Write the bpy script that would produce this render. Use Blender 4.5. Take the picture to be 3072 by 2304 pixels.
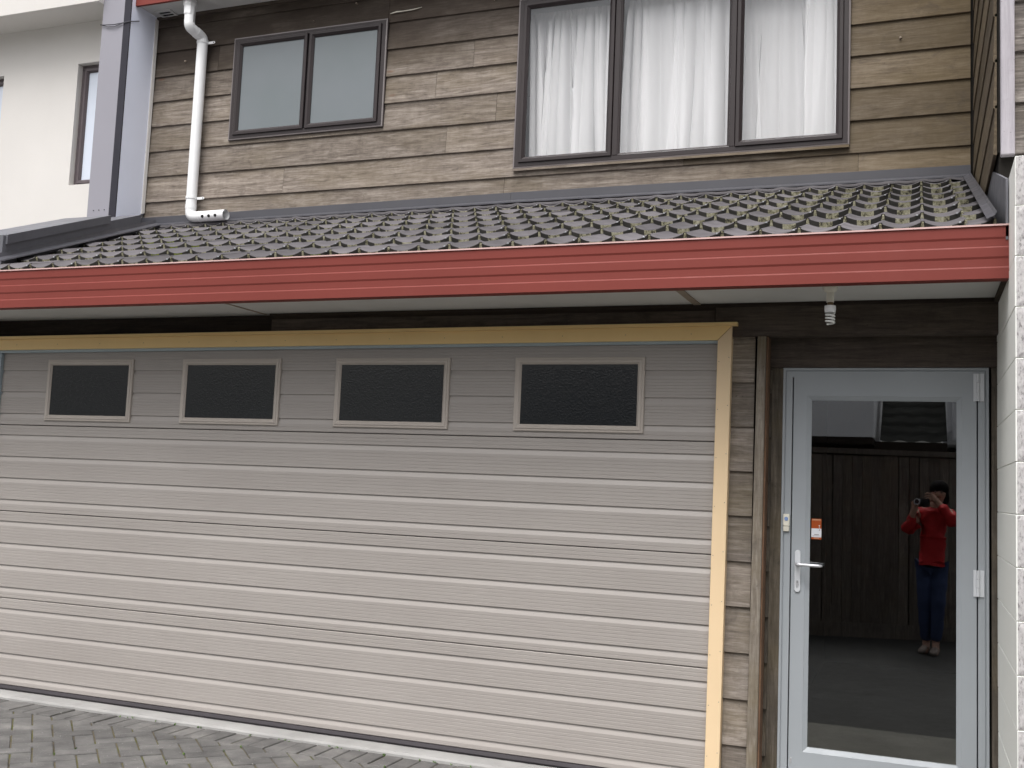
import bpy, bmesh, math, random
from mathutils import Vector, Matrix, noise
random.seed(7)
R = math.radians
S = bpy.context.scene
C = S.collection
for o in list(bpy.data.objects): bpy.data.objects.remove(o)

# ---------------------------------------------------------------- camera
cam = bpy.data.cameras.new('camera_view'); camo = bpy.data.objects.new('camera_view', cam); C.objects.link(camo)
cr = Vector((0.93391449, 0.3551206, 0.04114719)); cu = Vector((-0.00462014, -0.10309925, 0.99466034)); cf = Vector((-0.35746662, 0.92911781, 0.09464517))
CAMP = Vector((0, -5.1912, 1.3889))
m = Matrix((cr, cu, -cf)).transposed().to_4x4(); m.translation = CAMP
camo.matrix_world = m
cam.sensor_fit = 'HORIZONTAL'; cam.sensor_width = 36; cam.lens = 37.188; cam.clip_start = 0.005; cam.clip_end = 1000
S.camera = camo
# ---------------------------------------------------------------- sky, sun, exposure
SUN_EL, SUN_AZ = 63, 183          # elevation, azimuth clockwise from +Y: from the front and slightly left
w = bpy.data.worlds.new('World'); S.world = w; w.use_nodes = True
nt = w.node_tree; nt.nodes.clear()
sky = nt.nodes.new('ShaderNodeTexSky'); sky.sky_type = 'NISHITA'; sky.sun_disc = False
sky.sun_elevation = R(SUN_EL); sky.sun_rotation = R(SUN_AZ); sky.air_density = 1.0; sky.dust_density = 9.0; sky.ozone_density = 1.0
hs = nt.nodes.new('ShaderNodeHueSaturation'); hs.inputs['Saturation'].default_value = 0.2
bg = nt.nodes.new('ShaderNodeBackground'); bg.inputs['Strength'].default_value = 0.15
wo = nt.nodes.new('ShaderNodeOutputWorld')
nt.links.new(sky.outputs[0], hs.inputs['Color']); nt.links.new(hs.outputs[0], bg.inputs['Color']); nt.links.new(bg.outputs[0], wo.inputs['Surface'])
sl = bpy.data.lights.new('sun', 'SUN'); sl.energy = 0.5; sl.angle = R(40); sl.color = (1.0, 0.98, 0.955)
so = bpy.data.objects.new('sun', sl); C.objects.link(so)
sd = Vector((math.sin(R(SUN_AZ)) * math.cos(R(SUN_EL)), math.cos(R(SUN_AZ)) * math.cos(R(SUN_EL)), math.sin(R(SUN_EL))))
so.rotation_euler = sd.to_track_quat('Z', 'Y').to_euler(); so.location = (-3, -12, 12)
S.view_settings.view_transform = 'Standard'; S.view_settings.look = 'None'
S.view_settings.exposure = 0.70; S.view_settings.gamma = 1.0; S.view_settings.use_curve_mapping = False
S.render.engine = 'CYCLES'; S.cycles.use_denoising = True; S.cycles.max_bounces = 10; S.cycles.transparent_max_bounces = 24

# ---------------------------------------------------------------- materials
class N:
    def __init__(self, name):
        self.m = bpy.data.materials.new(name); self.m.use_nodes = True
        self.t = self.m.node_tree; self.t.nodes.clear()
        self.out = self.n('ShaderNodeOutputMaterial')
    def n(self, typ, **kw):
        x = self.t.nodes.new(typ)
        for k, v in kw.items():
            if k in x.inputs.keys(): x.inputs[k].default_value = v
            else: setattr(x, k, v)
        return x
    def l(self, a, b): self.t.links.new(a, b)
    def pos(self, scale=(1, 1, 1), rnd=0.0):
        g = self.n('ShaderNodeNewGeometry'); v = g.outputs['Position']
        if rnd:
            oi = self.n('ShaderNodeObjectInfo'); a = self.n('ShaderNodeVectorMath', operation='MULTIPLY_ADD')
            mm = self.n('ShaderNodeMath', operation='MULTIPLY'); mm.inputs[1].default_value = rnd
            self.l(oi.outputs['Random'], mm.inputs[0])
            a.inputs[1].default_value = (1, 1, 1); self.l(v, a.inputs[0]); self.l(mm.outputs[0], a.inputs[2]); v = a.outputs[0]
        mp = self.n('ShaderNodeVectorMath', operation='MULTIPLY'); mp.inputs[1].default_value = scale
        self.l(v, mp.inputs[0]); return mp.outputs[0]
    def noise(self, vec, scale, detail=4, rough=0.55, dist=0.0):
        x = self.n('ShaderNodeTexNoise'); x.inputs['Scale'].default_value = scale; x.inputs['Detail'].default_value = detail
        x.inputs['Roughness'].default_value = rough; x.inputs['Distortion'].default_value = dist
        self.l(vec, x.inputs['Vector']); return x.outputs['Fac']
    def ramp(self, fac, stops):
        x = self.n('ShaderNodeValToRGB'); e = x.color_ramp.elements
        while len(e) < len(stops): e.new(0.5)
        for k, (p, c) in enumerate(stops):
            e[k].position = p; e[k].color = (*c, 1) if len(c) == 3 else c
        self.l(fac, x.inputs[0]); return x.outputs[0]
    def maprange(self, v, a, b, c=0.0, d=1.0):
        x = self.n('ShaderNodeMapRange'); x.inputs[1].default_value = a; x.inputs[2].default_value = b; x.inputs[3].default_value = c; x.inputs[4].default_value = d
        self.l(v, x.inputs[0]); return x.outputs[0]
    def mix(self, fac, a, b, blend='MIX'):
        x = self.n('ShaderNodeMix', data_type='RGBA', blend_type=blend)
        for s, v in ((0, fac), (6, a), (7, b)):
            if isinstance(v, (int, float)): x.inputs[s].default_value = v
            elif isinstance(v, tuple): x.inputs[s].default_value = (*v, 1)
            else: self.l(v, x.inputs[s])
        return x.outputs[2]
    def math(self, op, a, b):
        x = self.n('ShaderNodeMath', operation=op)
        for k, v in enumerate((a, b)):
            if isinstance(v, (int, float)): x.inputs[k].default_value = v
            else: self.l(v, x.inputs[k])
        return x.outputs[0]
    def finish(self, col, rough=0.6, spec=0.3, bump=None, bstr=0.3, bdist=0.003, metal=0.0):
        b = self.n('ShaderNodeBsdfPrincipled')
        if isinstance(col, tuple): b.inputs['Base Color'].default_value = (*col, 1)
        else: self.l(col, b.inputs['Base Color'])
        if isinstance(rough, (int, float)): b.inputs['Roughness'].default_value = rough
        else: self.l(rough, b.inputs['Roughness'])
        b.inputs['Specular IOR Level'].default_value = spec; b.inputs['Metallic'].default_value = metal
        if bump is not None:
            bp = self.n('ShaderNodeBump'); bp.inputs['Strength'].default_value = bstr; bp.inputs['Distance'].default_value = bdist
            self.l(bump, bp.inputs['Height']); self.l(bp.outputs[0], b.inputs['Normal'])
        self.l(b.outputs[0], self.out.inputs[0]); return self.m

def plain(name, col, rough=0.5, spec=0.3, var=0.12, scale=3.0, bump=0.15, bscale=60, metal=0.0, dirt=0.0, dirtcol=(0.08, 0.075, 0.06)):
    a = N(name); p = a.pos()
    f = a.noise(p, scale, 5)
    lo = tuple(c * (1 - var) for c in col); hi = tuple(min(1, c * (1 + var)) for c in col)
    c = a.ramp(f, [(0.3, lo), (0.7, hi)])
    if dirt:
        d = a.noise(a.pos((3.0, 3.0, 0.7)), 2.2, 7, 0.65)
        c = a.mix(a.maprange(d, 0.5, 0.8, 0, dirt), c, dirtcol)
    r = a.maprange(a.noise(p, 14, 3), 0.3, 0.7, max(0.02, rough - 0.07), rough + 0.07)
    return a.finish(c, r, spec, a.noise(p, bscale, 3), bump, 0.002, metal)

def wood(name, axis, c_dark, c_mid, c_light, olive=(0.13, 0.10, 0.045), oliveamt=0.5, weather=True, rough=0.8, bump=0.4):
    """weathered sawn timber: grain stretched along axis; rain-exposed boards grey, sheltered boards keep brown stain"""
    a = N(name)
    st = {'x': (0.55, 7, 7), 'z': (7, 7, 0.55), 'y': (7, 0.55, 7)}[axis]
    v = a.pos(st, 37.0)
    g1 = a.noise(v, 2.6, 7, 0.65, 2.2)
    g2 = a.noise(a.pos(tuple(s * 3.0 for s in st), 11.0), 4.5, 6, 0.75, 0.8)
    g3 = a.noise(a.pos({'x': (9, 3, 3), 'z': (3, 3, 9), 'y': (3, 9, 3)}[axis], 23.0), 3.0, 5, 0.7)
    grain = a.math('ADD', a.math('ADD', a.math('MULTIPLY', g1, 0.48), a.math('MULTIPLY', g2, 0.42)), a.math('MULTIPLY', g3, 0.10))
    col = a.ramp(grain, [(0.36, c_dark), (0.5, c_mid), (0.64, c_light)])
    oi = a.n('ShaderNodeObjectInfo')
    big = a.noise(a.pos((0.8, 0.8, 2.2), 5.0), 1.6, 5, 0.6)
    col = a.mix(a.maprange(big, 0.45, 0.68, 0, oliveamt), col, a.mix(grain, tuple(c * 0.7 for c in olive), tuple(c * 1.4 for c in olive)))
    if weather:
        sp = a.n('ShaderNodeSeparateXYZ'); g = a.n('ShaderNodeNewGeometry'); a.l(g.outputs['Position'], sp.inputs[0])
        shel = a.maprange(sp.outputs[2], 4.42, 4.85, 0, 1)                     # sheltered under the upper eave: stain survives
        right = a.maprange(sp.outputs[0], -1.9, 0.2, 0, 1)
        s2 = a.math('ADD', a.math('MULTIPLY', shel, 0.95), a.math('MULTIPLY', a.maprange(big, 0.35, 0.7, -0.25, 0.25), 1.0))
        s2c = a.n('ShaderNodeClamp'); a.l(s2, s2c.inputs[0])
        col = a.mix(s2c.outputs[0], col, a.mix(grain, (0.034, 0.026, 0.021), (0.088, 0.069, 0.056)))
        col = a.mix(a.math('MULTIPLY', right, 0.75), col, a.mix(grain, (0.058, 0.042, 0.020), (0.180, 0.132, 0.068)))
    hv = a.n('ShaderNodeHueSaturation'); a.l(col, hv.inputs['Color'])
    a.l(a.maprange(oi.outputs['Random'], 0, 1, 0.8, 1.2), hv.inputs['Value'])
    kn = a.n('ShaderNodeTexVoronoi'); kn.inputs['Scale'].default_value = 1.0; a.l(a.pos({'x': (1.3, 3, 4.2), 'z': (4, 4, 1.3), 'y': (3, 1.3, 4.2)}[axis], 3.0), kn.inputs['Vector'])
    kf = a.maprange(kn.outputs['Distance'], 0.035, 0.075, 0.75, 0)
    col = a.mix(kf, hv.outputs[0], (0.16, 0.075, 0.045))
    blot = a.noise(a.pos((2.2, 3, 4), 7.0), 2.4, 6, 0.7, 0.6)
    col = a.mix(a.maprange(blot, 0.54, 0.72, 0, 0.5), col, tuple(c * 0.75 for c in c_dark))
    spk = a.noise(a.pos((1, 1, 1), 3.0), 75, 2, 0.5)
    col = a.mix(a.maprange(spk, 0.72, 0.78, 0, 0.6), col, (0.05, 0.04, 0.035))
    fine = a.noise(a.pos(tuple(s * 12 for s in st), 3.0), 5.0, 4, 0.7)
    bh = a.math('ADD', grain, a.math('MULTIPLY', fine, 0.5))
    return a.finish(col, rough, 0.2, bh, bump, 0.004)

M = {}
M['board'] = wood('weathered_cedar', 'x', (0.080, 0.064, 0.053), (0.200, 0.169, 0.143), (0.34, 0.300, 0.262), olive=(0.15, 0.118, 0.066), oliveamt=0.38)
M['pier'] = wood('grey_cedar', 'x', (0.10, 0.085, 0.072), (0.20, 0.172, 0.148), (0.34, 0.305, 0.275), oliveamt=0.45, weather=False)
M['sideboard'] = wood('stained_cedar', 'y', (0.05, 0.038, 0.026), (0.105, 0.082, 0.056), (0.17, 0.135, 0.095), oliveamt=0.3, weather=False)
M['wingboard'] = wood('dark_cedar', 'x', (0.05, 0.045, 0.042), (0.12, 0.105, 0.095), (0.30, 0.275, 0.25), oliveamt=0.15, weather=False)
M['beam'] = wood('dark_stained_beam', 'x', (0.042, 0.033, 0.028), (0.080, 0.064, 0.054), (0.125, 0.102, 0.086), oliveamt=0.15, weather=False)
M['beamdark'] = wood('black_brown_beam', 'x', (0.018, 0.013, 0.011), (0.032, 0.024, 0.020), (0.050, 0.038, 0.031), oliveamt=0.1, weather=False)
M['lining'] = wood('door_lining_timber', 'z', (0.035, 0.029, 0.024), (0.075, 0.064, 0.052), (0.135, 0.116, 0.096), oliveamt=0.2, weather=False)
M['post'] = wood('grey_corner_post', 'z', (0.10, 0.085, 0.068), (0.18, 0.155, 0.128), (0.29, 0.26, 0.225), oliveamt=0.4, weather=False)
M['redpost'] = wood('red_brown_post', 'z', (0.07, 0.040, 0.027), (0.13, 0.075, 0.047), (0.20, 0.12, 0.075), oliveamt=0.2, weather=False)
M['palepost'] = wood('pale_painted_post', 'z', (0.30, 0.285, 0.31), (0.37, 0.35, 0.38), (0.43, 0.41, 0.44), olive=(0.36, 0.33, 0.34), oliveamt=0.2, weather=False, bump=0.35)
M['fence'] = wood('old_fence_timber', 'z', (0.06, 0.052, 0.045), (0.14, 0.12, 0.102), (0.24, 0.212, 0.185), oliveamt=0.3, weather=False)
M['frame'] = plain('bronze_aluminium', (0.028, 0.021, 0.022), 0.45, 0.35, 0.08, 4, 0.05)
M['framelight'] = plain('pale_frame_edge', (0.17, 0.15, 0.15), 0.4, 0.5, 0.1)  # lighter grey than the rest of the frame
M['gasket'] = plain('black_gasket', (0.012, 0.011, 0.013), 0.6, 0.2, 0.1)
M['flash'] = plain('dark_grey_flashing', (0.056, 0.056, 0.066), 0.45, 0.4, 0.09, 2.2, 0.08, 30, dirt=0.12)
M['flashlight'] = plain('grey_lead_flashing', (0.085, 0.085, 0.093), 0.5, 0.4, 0.2, 12, 0.3, 30)
M['gutter'] = plain('red_gutter_paint', (0.180, 0.038, 0.030), 0.55, 0.2, 0.06, 1.2, 0.05, 40, dirt=0.02, dirtcol=(0.4, 0.2, 0.19))
M['gutterlip'] = plain('pale_gutter_lip', (0.55, 0.36, 0.34), 0.4, 0.5, 0.1)  # paler, pinker than the gutter face
M['soffit'] = plain('off_white_soffit', (0.60, 0.60, 0.585), 0.75, 0.2, 0.05, 2.0, 0.1, 50, dirt=0.12, dirtcol=(0.35, 0.33, 0.28))
M['strip'] = plain('brown_joint_strip', (0.30, 0.25, 0.20), 0.7, 0.2, 0.1)
M['yellow'] = plain('cream_yellow_trim', (0.83, 0.60, 0.28), 0.45, 0.35, 0.04, 1.5, 0.05, 60, dirt=0.10, dirtcol=(0.50, 0.30, 0.10))
M['paleyellow'] = plain('pale_cream_trim', (0.76, 0.58, 0.37), 0.45, 0.35, 0.04, 1.5, 0.05, 60, dirt=0.08, dirtcol=(0.55, 0.38, 0.2))  # jamb colour, less saturated than the head board
M['creamframe'] = plain('cream_window_surround', (0.46, 0.415, 0.375), 0.45, 0.4, 0.03)
M['bluegrey'] = plain('blue_grey_jamb', (0.36, 0.43, 0.47), 0.5, 0.3, 0.06)
M['seal'] = plain('black_rubber_seal', (0.045, 0.04, 0.045), 0.55, 0.3, 0.1)
M['white'] = plain('white_plastic', (0.80, 0.81, 0.82), 0.35, 0.45, 0.03, 4, 0.03, 40, dirt=0.05)
M['cream'] = plain('cream_plastic', (0.72, 0.69, 0.60), 0.4, 0.4, 0.03)
M['bulb'] = plain('white_bulb_glass', (0.75, 0.76, 0.74), 0.2, 0.5, 0.03)
M['brass'] = plain('dull_brass', (0.16, 0.11, 0.06), 0.4, 0.5, 0.2, metal=0.6)
M['alu'] = plain('pale_powdercoat', (0.33, 0.355, 0.38), 0.42, 0.35, 0.04, 2.0, 0.04, 80, dirt=0.07, dirtcol=(0.36, 0.37, 0.38))
M['hinge'] = plain('white_hinge', (0.60, 0.62, 0.65), 0.35, 0.5, 0.03)
M['silver'] = plain('satin_silver', (0.62, 0.63, 0.66), 0.25, 0.5, 0.03, metal=0.5)
M['stucco'] = plain('cream_stucco', (0.60, 0.58, 0.56), 0.85, 0.15, 0.035, 1.0, 0.5, 160, dirt=0.06, dirtcol=(0.5, 0.48, 0.45))
M['lilac'] = plain('pale_lilac_panel', (0.80, 0.84, 0.97), 0.5, 0.35, 0.03, 1.0, 0.1, 120)
M['greypanel'] = plain('grey_metal_panel', (0.26, 0.255, 0.29), 0.5, 0.4, 0.03, 1.0, 0.05)
M['concrete'] = plain('pale_concrete', (0.30, 0.296, 0.29), 0.85, 0.15, 0.12, 5, 0.5, 90, dirt=0.3, dirtcol=(0.22, 0.21, 0.19))
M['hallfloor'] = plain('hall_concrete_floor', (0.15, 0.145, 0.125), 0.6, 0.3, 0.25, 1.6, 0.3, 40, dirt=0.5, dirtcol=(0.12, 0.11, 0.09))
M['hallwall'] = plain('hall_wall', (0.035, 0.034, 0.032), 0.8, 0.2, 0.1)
M['room'] = plain('upstairs_room_wall', (0.6, 0.6, 0.61), 0.8, 0.2, 0.05)
M['void'] = plain('dark_cavity', (0.02, 0.018, 0.016), 0.9, 0.1, 0.1)
M['nail'] = plain('zinc_nail', (0.6, 0.62, 0.65), 0.25, 0.5, 0.05, metal=0.7)
M['cable'] = plain('grey_cable', (0.06, 0.06, 0.07), 0.5, 0.3, 0.1)
M['cap'] = plain('dark_grey_capping', (0.115, 0.117, 0.132), 0.5, 0.4, 0.09, 2.0, 0.05, 40, dirt=0.08)
M['darkstrip'] = plain('black_grey_corner_flashing', (0.028, 0.027, 0.036), 0.6, 0.2, 0.08)
M['orange'] = plain('orange_print', (0.34, 0.065, 0.010), 0.4, 0.4, 0.03)
M['paper'] = plain('white_print', (0.66, 0.68, 0.72), 0.4, 0.4, 0.02)
M['ink'] = plain('dark_ink', (0.10, 0.07, 0.06), 0.5, 0.3, 0.02)
M['palebrown'] = plain('pale_print', (0.52, 0.34, 0.22), 0.5, 0.3, 0.02)
M['blue'] = plain('blue_button', (0.22, 0.32, 0.58), 0.3, 0.5, 0.02)
M['groundmat'] = plain('far_concrete', (0.22, 0.22, 0.21), 0.9, 0.15, 0.2, 1.0, 0.5, 50)
M['pad'] = plain('stained_concrete_pad', (0.125, 0.121, 0.107), 0.85, 0.15, 0.25, 2.2, 0.4, 60, dirt=0.75, dirtcol=(0.06, 0.058, 0.05))
M['drive'] = plain('old_concrete_drive', (0.036, 0.036, 0.034), 0.85, 0.2, 0.22, 1.3, 0.5, 60, dirt=0.35, dirtcol=(0.03, 0.03, 0.028))
# garage door steel: embossed woodgrain
a = N('taupe_garage_steel'); p = a.pos((1, 1, 1))
c = a.ramp(a.noise(a.pos((0.7, 1, 2.2)), 1.4, 5), [(0.3, (0.330, 0.303, 0.284)), (0.7, (0.364, 0.336, 0.316))])
dd = a.noise(a.pos((6, 6, 1.2)), 2.0, 6, 0.7); c = a.mix(a.maprange(dd, 0.52, 0.8, 0, 0.10), c, (0.27, 0.245, 0.22))
sp = a.noise(p, 55, 2, 0.5); c = a.mix(a.maprange(sp, 0.76, 0.79, 0, 0.55), c, (0.17, 0.14, 0.12))
M['garage'] = a.finish(c, 0.42, 0.45, a.noise(a.pos((6, 60, 60)), 9, 3, 0.7), 0.2, 0.0008)
# obscure glass, upstairs (grey sky reflection put into its base colour) and garage (dark, pebbled)
a = N('frosted_sky_pane'); b = a.noise(a.pos(), 1.6, 3)
M['frost'] = a.finish(a.ramp(b, [(0.35, (0.135, 0.157, 0.166)), (0.65, (0.15, 0.168, 0.182))]), 0.22, 0.55, a.noise(a.pos(), 220, 2), 0.12, 0.0006)
a = N('dark_pebbled_glass'); vo = a.n('ShaderNodeTexVoronoi', feature='SMOOTH_F1'); vo.inputs['Scale'].default_value = 120; a.l(a.pos(), vo.inputs['Vector'])
h = a.math('ADD', vo.outputs['Distance'], a.math('MULTIPLY', a.noise(a.pos(), 30, 3), 0.8))
M['pebble'] = a.finish((0.014, 0.016, 0.018), 0.18, 0.42, h, 0.35, 0.0018)
a = N('sky_bright_pane'); M['skypane'] = a.finish(a.ramp(a.noise(a.pos((1, 1, 0.6)), 1.2, 2), [(0.3, (0.55, 0.60, 0.70)), (0.7, (0.66, 0.71, 0.80))]), 0.06, 0.5)  # bright sky reflection painted into the pane colour

def glass(name, refl, tint, edge=0.25):
    a = N(name); tr = a.n('ShaderNodeBsdfTransparent'); tr.inputs[0].default_value = (*tint, 1)
    gl = a.n('ShaderNodeBsdfGlossy'); gl.inputs['Roughness'].default_value = 0.0; gl.inputs[0].default_value = (0.95, 0.97, 1.0, 1)
    lw = a.n('ShaderNodeLayerWeight'); lw.inputs[0].default_value = 0.5
    f = a.maprange(a.math('POWER', lw.outputs['Facing'], 4.0), 0.0, 1.0, refl, 0.9)
    mx = a.n('ShaderNodeMixShader'); a.l(f, mx.inputs[0]); a.l(tr.outputs[0], mx.inputs[1]); a.l(gl.outputs[0], mx.inputs[2]); a.l(mx.outputs[0], a.out.inputs[0])
    return a.m
M['doorglass'] = glass('tinted_door_glass', 0.13, (0.85, 0.85, 0.83))
M['winglass'] = glass('clear_window_glass', 0.035, (0.99, 0.99, 0.99))
# sheer net curtain
a = N('sheer_net'); tr = a.n('ShaderNodeBsdfTransparent'); df = a.n('ShaderNodeBsdfDiffuse'); df.inputs[0].default_value = (0.92, 0.92, 0.93, 1)
tl = a.n('ShaderNodeBsdfTranslucent'); tl.inputs[0].default_value = (0.92, 0.92, 0.93, 1)
m1 = a.n('ShaderNodeMixShader'); m1.inputs[0].default_value = 0.15; a.l(df.outputs[0], m1.inputs[1]); a.l(tl.outputs[0], m1.inputs[2])
m2 = a.n('ShaderNodeMixShader'); m2.inputs[0].default_value = 0.78; a.l(tr.outputs[0], m2.inputs[1]); a.l(m1.outputs[0], m2.inputs[2]); a.l(m2.outputs[0], a.out.inputs[0])
M['net'] = a.m
# roof tile concrete + lichen
a = N('charcoal_roof_tile'); p = a.pos()
c = a.ramp(a.noise(p, 5, 6), [(0.3, (0.080, 0.074, 0.080)), (0.7, (0.122, 0.114, 0.122))])
li = a.noise(p, 9, 6, 0.7); c = a.mix(a.maprange(li, 0.62, 0.75, 0, 0.6), c, (0.20, 0.19, 0.15))
oi = a.n('ShaderNodeObjectInfo'); hv = a.n('ShaderNodeHueSaturation'); a.l(c, hv.inputs['Color']); a.l(a.maprange(oi.outputs['Random'], 0, 1, 0.72, 1.18), hv.inputs['Value'])
M['tile'] = a.finish(hv.outputs[0], 0.75, 0.25, a.noise(p, 90, 4), 0.3, 0.003)
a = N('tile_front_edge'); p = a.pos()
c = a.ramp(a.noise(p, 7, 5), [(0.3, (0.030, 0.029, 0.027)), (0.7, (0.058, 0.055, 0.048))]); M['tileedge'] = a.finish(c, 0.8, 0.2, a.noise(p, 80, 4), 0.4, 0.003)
a = N('lichen_crust'); p = a.pos()
c = a.ramp(a.noise(p, 45, 6, 0.75), [(0.40, (0.05, 0.047, 0.038)), (0.48, (0.30, 0.285, 0.185)), (0.66, (0.58, 0.56, 0.43))]); M['lichen'] = a.finish(c, 0.95, 0.1, a.noise(p, 150, 3), 0.6, 0.003)
a = N('green_moss'); p = a.pos()
c = a.ramp(a.noise(p, 60, 4, 0.7), [(0.35, (0.06, 0.075, 0.02)), (0.6, (0.20, 0.235, 0.035)), (0.8, (0.30, 0.33, 0.08))]); M['moss'] = a.finish(c, 0.95, 0.1, a.noise(p, 200, 3), 0.8, 0.004)
a = N('weed_leaf'); M['weed'] = a.finish(a.ramp(a.noise(a.pos(), 40, 2), [(0.3, (0.045, 0.10, 0.02)), (0.7, (0.12, 0.22, 0.04))]), 0.7, 0.2)
# pavers
a = N('grey_paver'); p = a.pos()
c = a.ramp(a.noise(p, 6, 8, 0.65), [(0.28, (0.078, 0.075, 0.074)), (0.52, (0.120, 0.116, 0.113)), (0.75, (0.178, 0.171, 0.163))])
st = a.noise(p, 2.2, 6, 0.7); c = a.mix(a.maprange(st, 0.5, 0.72, 0, 0.5), c, (0.088, 0.086, 0.084))
sk = a.noise(p, 120, 2, 0.5); c = a.mix(a.maprange(sk, 0.70, 0.76, 0, 0.7), c, (0.48, 0.47, 0.45)); sk2 = a.noise(a.pos((1.3, 1.3, 1.3)), 150, 2, 0.5); c = a.mix(a.maprange(sk2, 0.70, 0.76, 0, 0.6), c, (0.07, 0.07, 0.07))
oi = a.n('ShaderNodeObjectInfo'); hv = a.n('ShaderNodeHueSaturation'); a.l(c, hv.inputs['Color']); a.l(a.maprange(oi.outputs['Random'], 0, 1, 0.84, 1.14), hv.inputs['Value'])
M['paver'] = a.finish(hv.outputs[0], 0.9, 0.2, a.noise(p, 140, 6, 0.7), 0.7, 0.004)
a = N('joint_sand_and_moss'); p = a.pos()
c = a.ramp(a.noise(p, 6, 6, 0.7), [(0.36, (0.07, 0.063, 0.054)), (0.47, (0.115, 0.098, 0.070)), (0.58, (0.09, 0.088, 0.036)), (0.74, (0.09, 0.11, 0.026))]); M['joint'] = a.finish(c, 0.95, 0.1, a.noise(p, 160, 5, 0.7), 0.9, 0.006)
# painted block wall: smooth side / rough front
a = N('painted_block_face'); p = a.pos()
c = a.ramp(a.noise(a.pos((1, 1, 0.6)), 1.5, 5), [(0.3, (0.83, 0.84, 0.80)), (0.7, (0.86, 0.87, 0.83))]); M['block'] = a.finish(c, 0.6, 0.3, a.noise(p, 70, 5), 0.25, 0.004)
a = N('rough_block_end'); p = a.pos()
c = a.ramp(a.noise(a.pos((2.5, 1, 1)), 45, 5, 0.7), [(0.36, (0.22, 0.21, 0.21)), (0.45, (0.44, 0.425, 0.425)), (0.7, (0.56, 0.545, 0.54))]); M['blockend'] = a.finish(c, 0.9, 0.15, a.noise(a.pos((2.5, 1, 1)), 60, 6, 0.7), 0.6, 0.006)
# person, camera
M['skin'] = plain('skin', (0.44, 0.26, 0.19), 0.5, 0.35, 0.06, 12, 0.1)
M['hair'] = plain('black_hair', (0.010, 0.008, 0.008), 0.9, 0.1, 0.2)
M['jacket'] = plain('red_jacket_fabric', (0.50, 0.022, 0.025), 0.65, 0.25, 0.1, 9, 0.4, 14)
M['jeans'] = plain('blue_denim', (0.045, 0.065, 0.14), 0.8, 0.2, 0.15, 8, 0.3, 80)
M['shoe'] = plain('grey_brown_shoe', (0.30, 0.25, 0.22), 0.7, 0.2, 0.1)
M['black'] = plain('black_camera_body', (0.015, 0.015, 0.016), 0.4, 0.5, 0.1)
M['lensglass'] = N('lens_glass').finish((0.01, 0.012, 0.02), 0.03, 0.8)
M['whitewall'] = plain('white_wall', (0.82, 0.83, 0.85), 0.8, 0.2, 0.04, 0.8, 0.2)
M['darkroof'] = plain('dark_wavy_roof', (0.022, 0.023, 0.021), 0.9, 0.03, 0.15, 3, 0.3)

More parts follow.
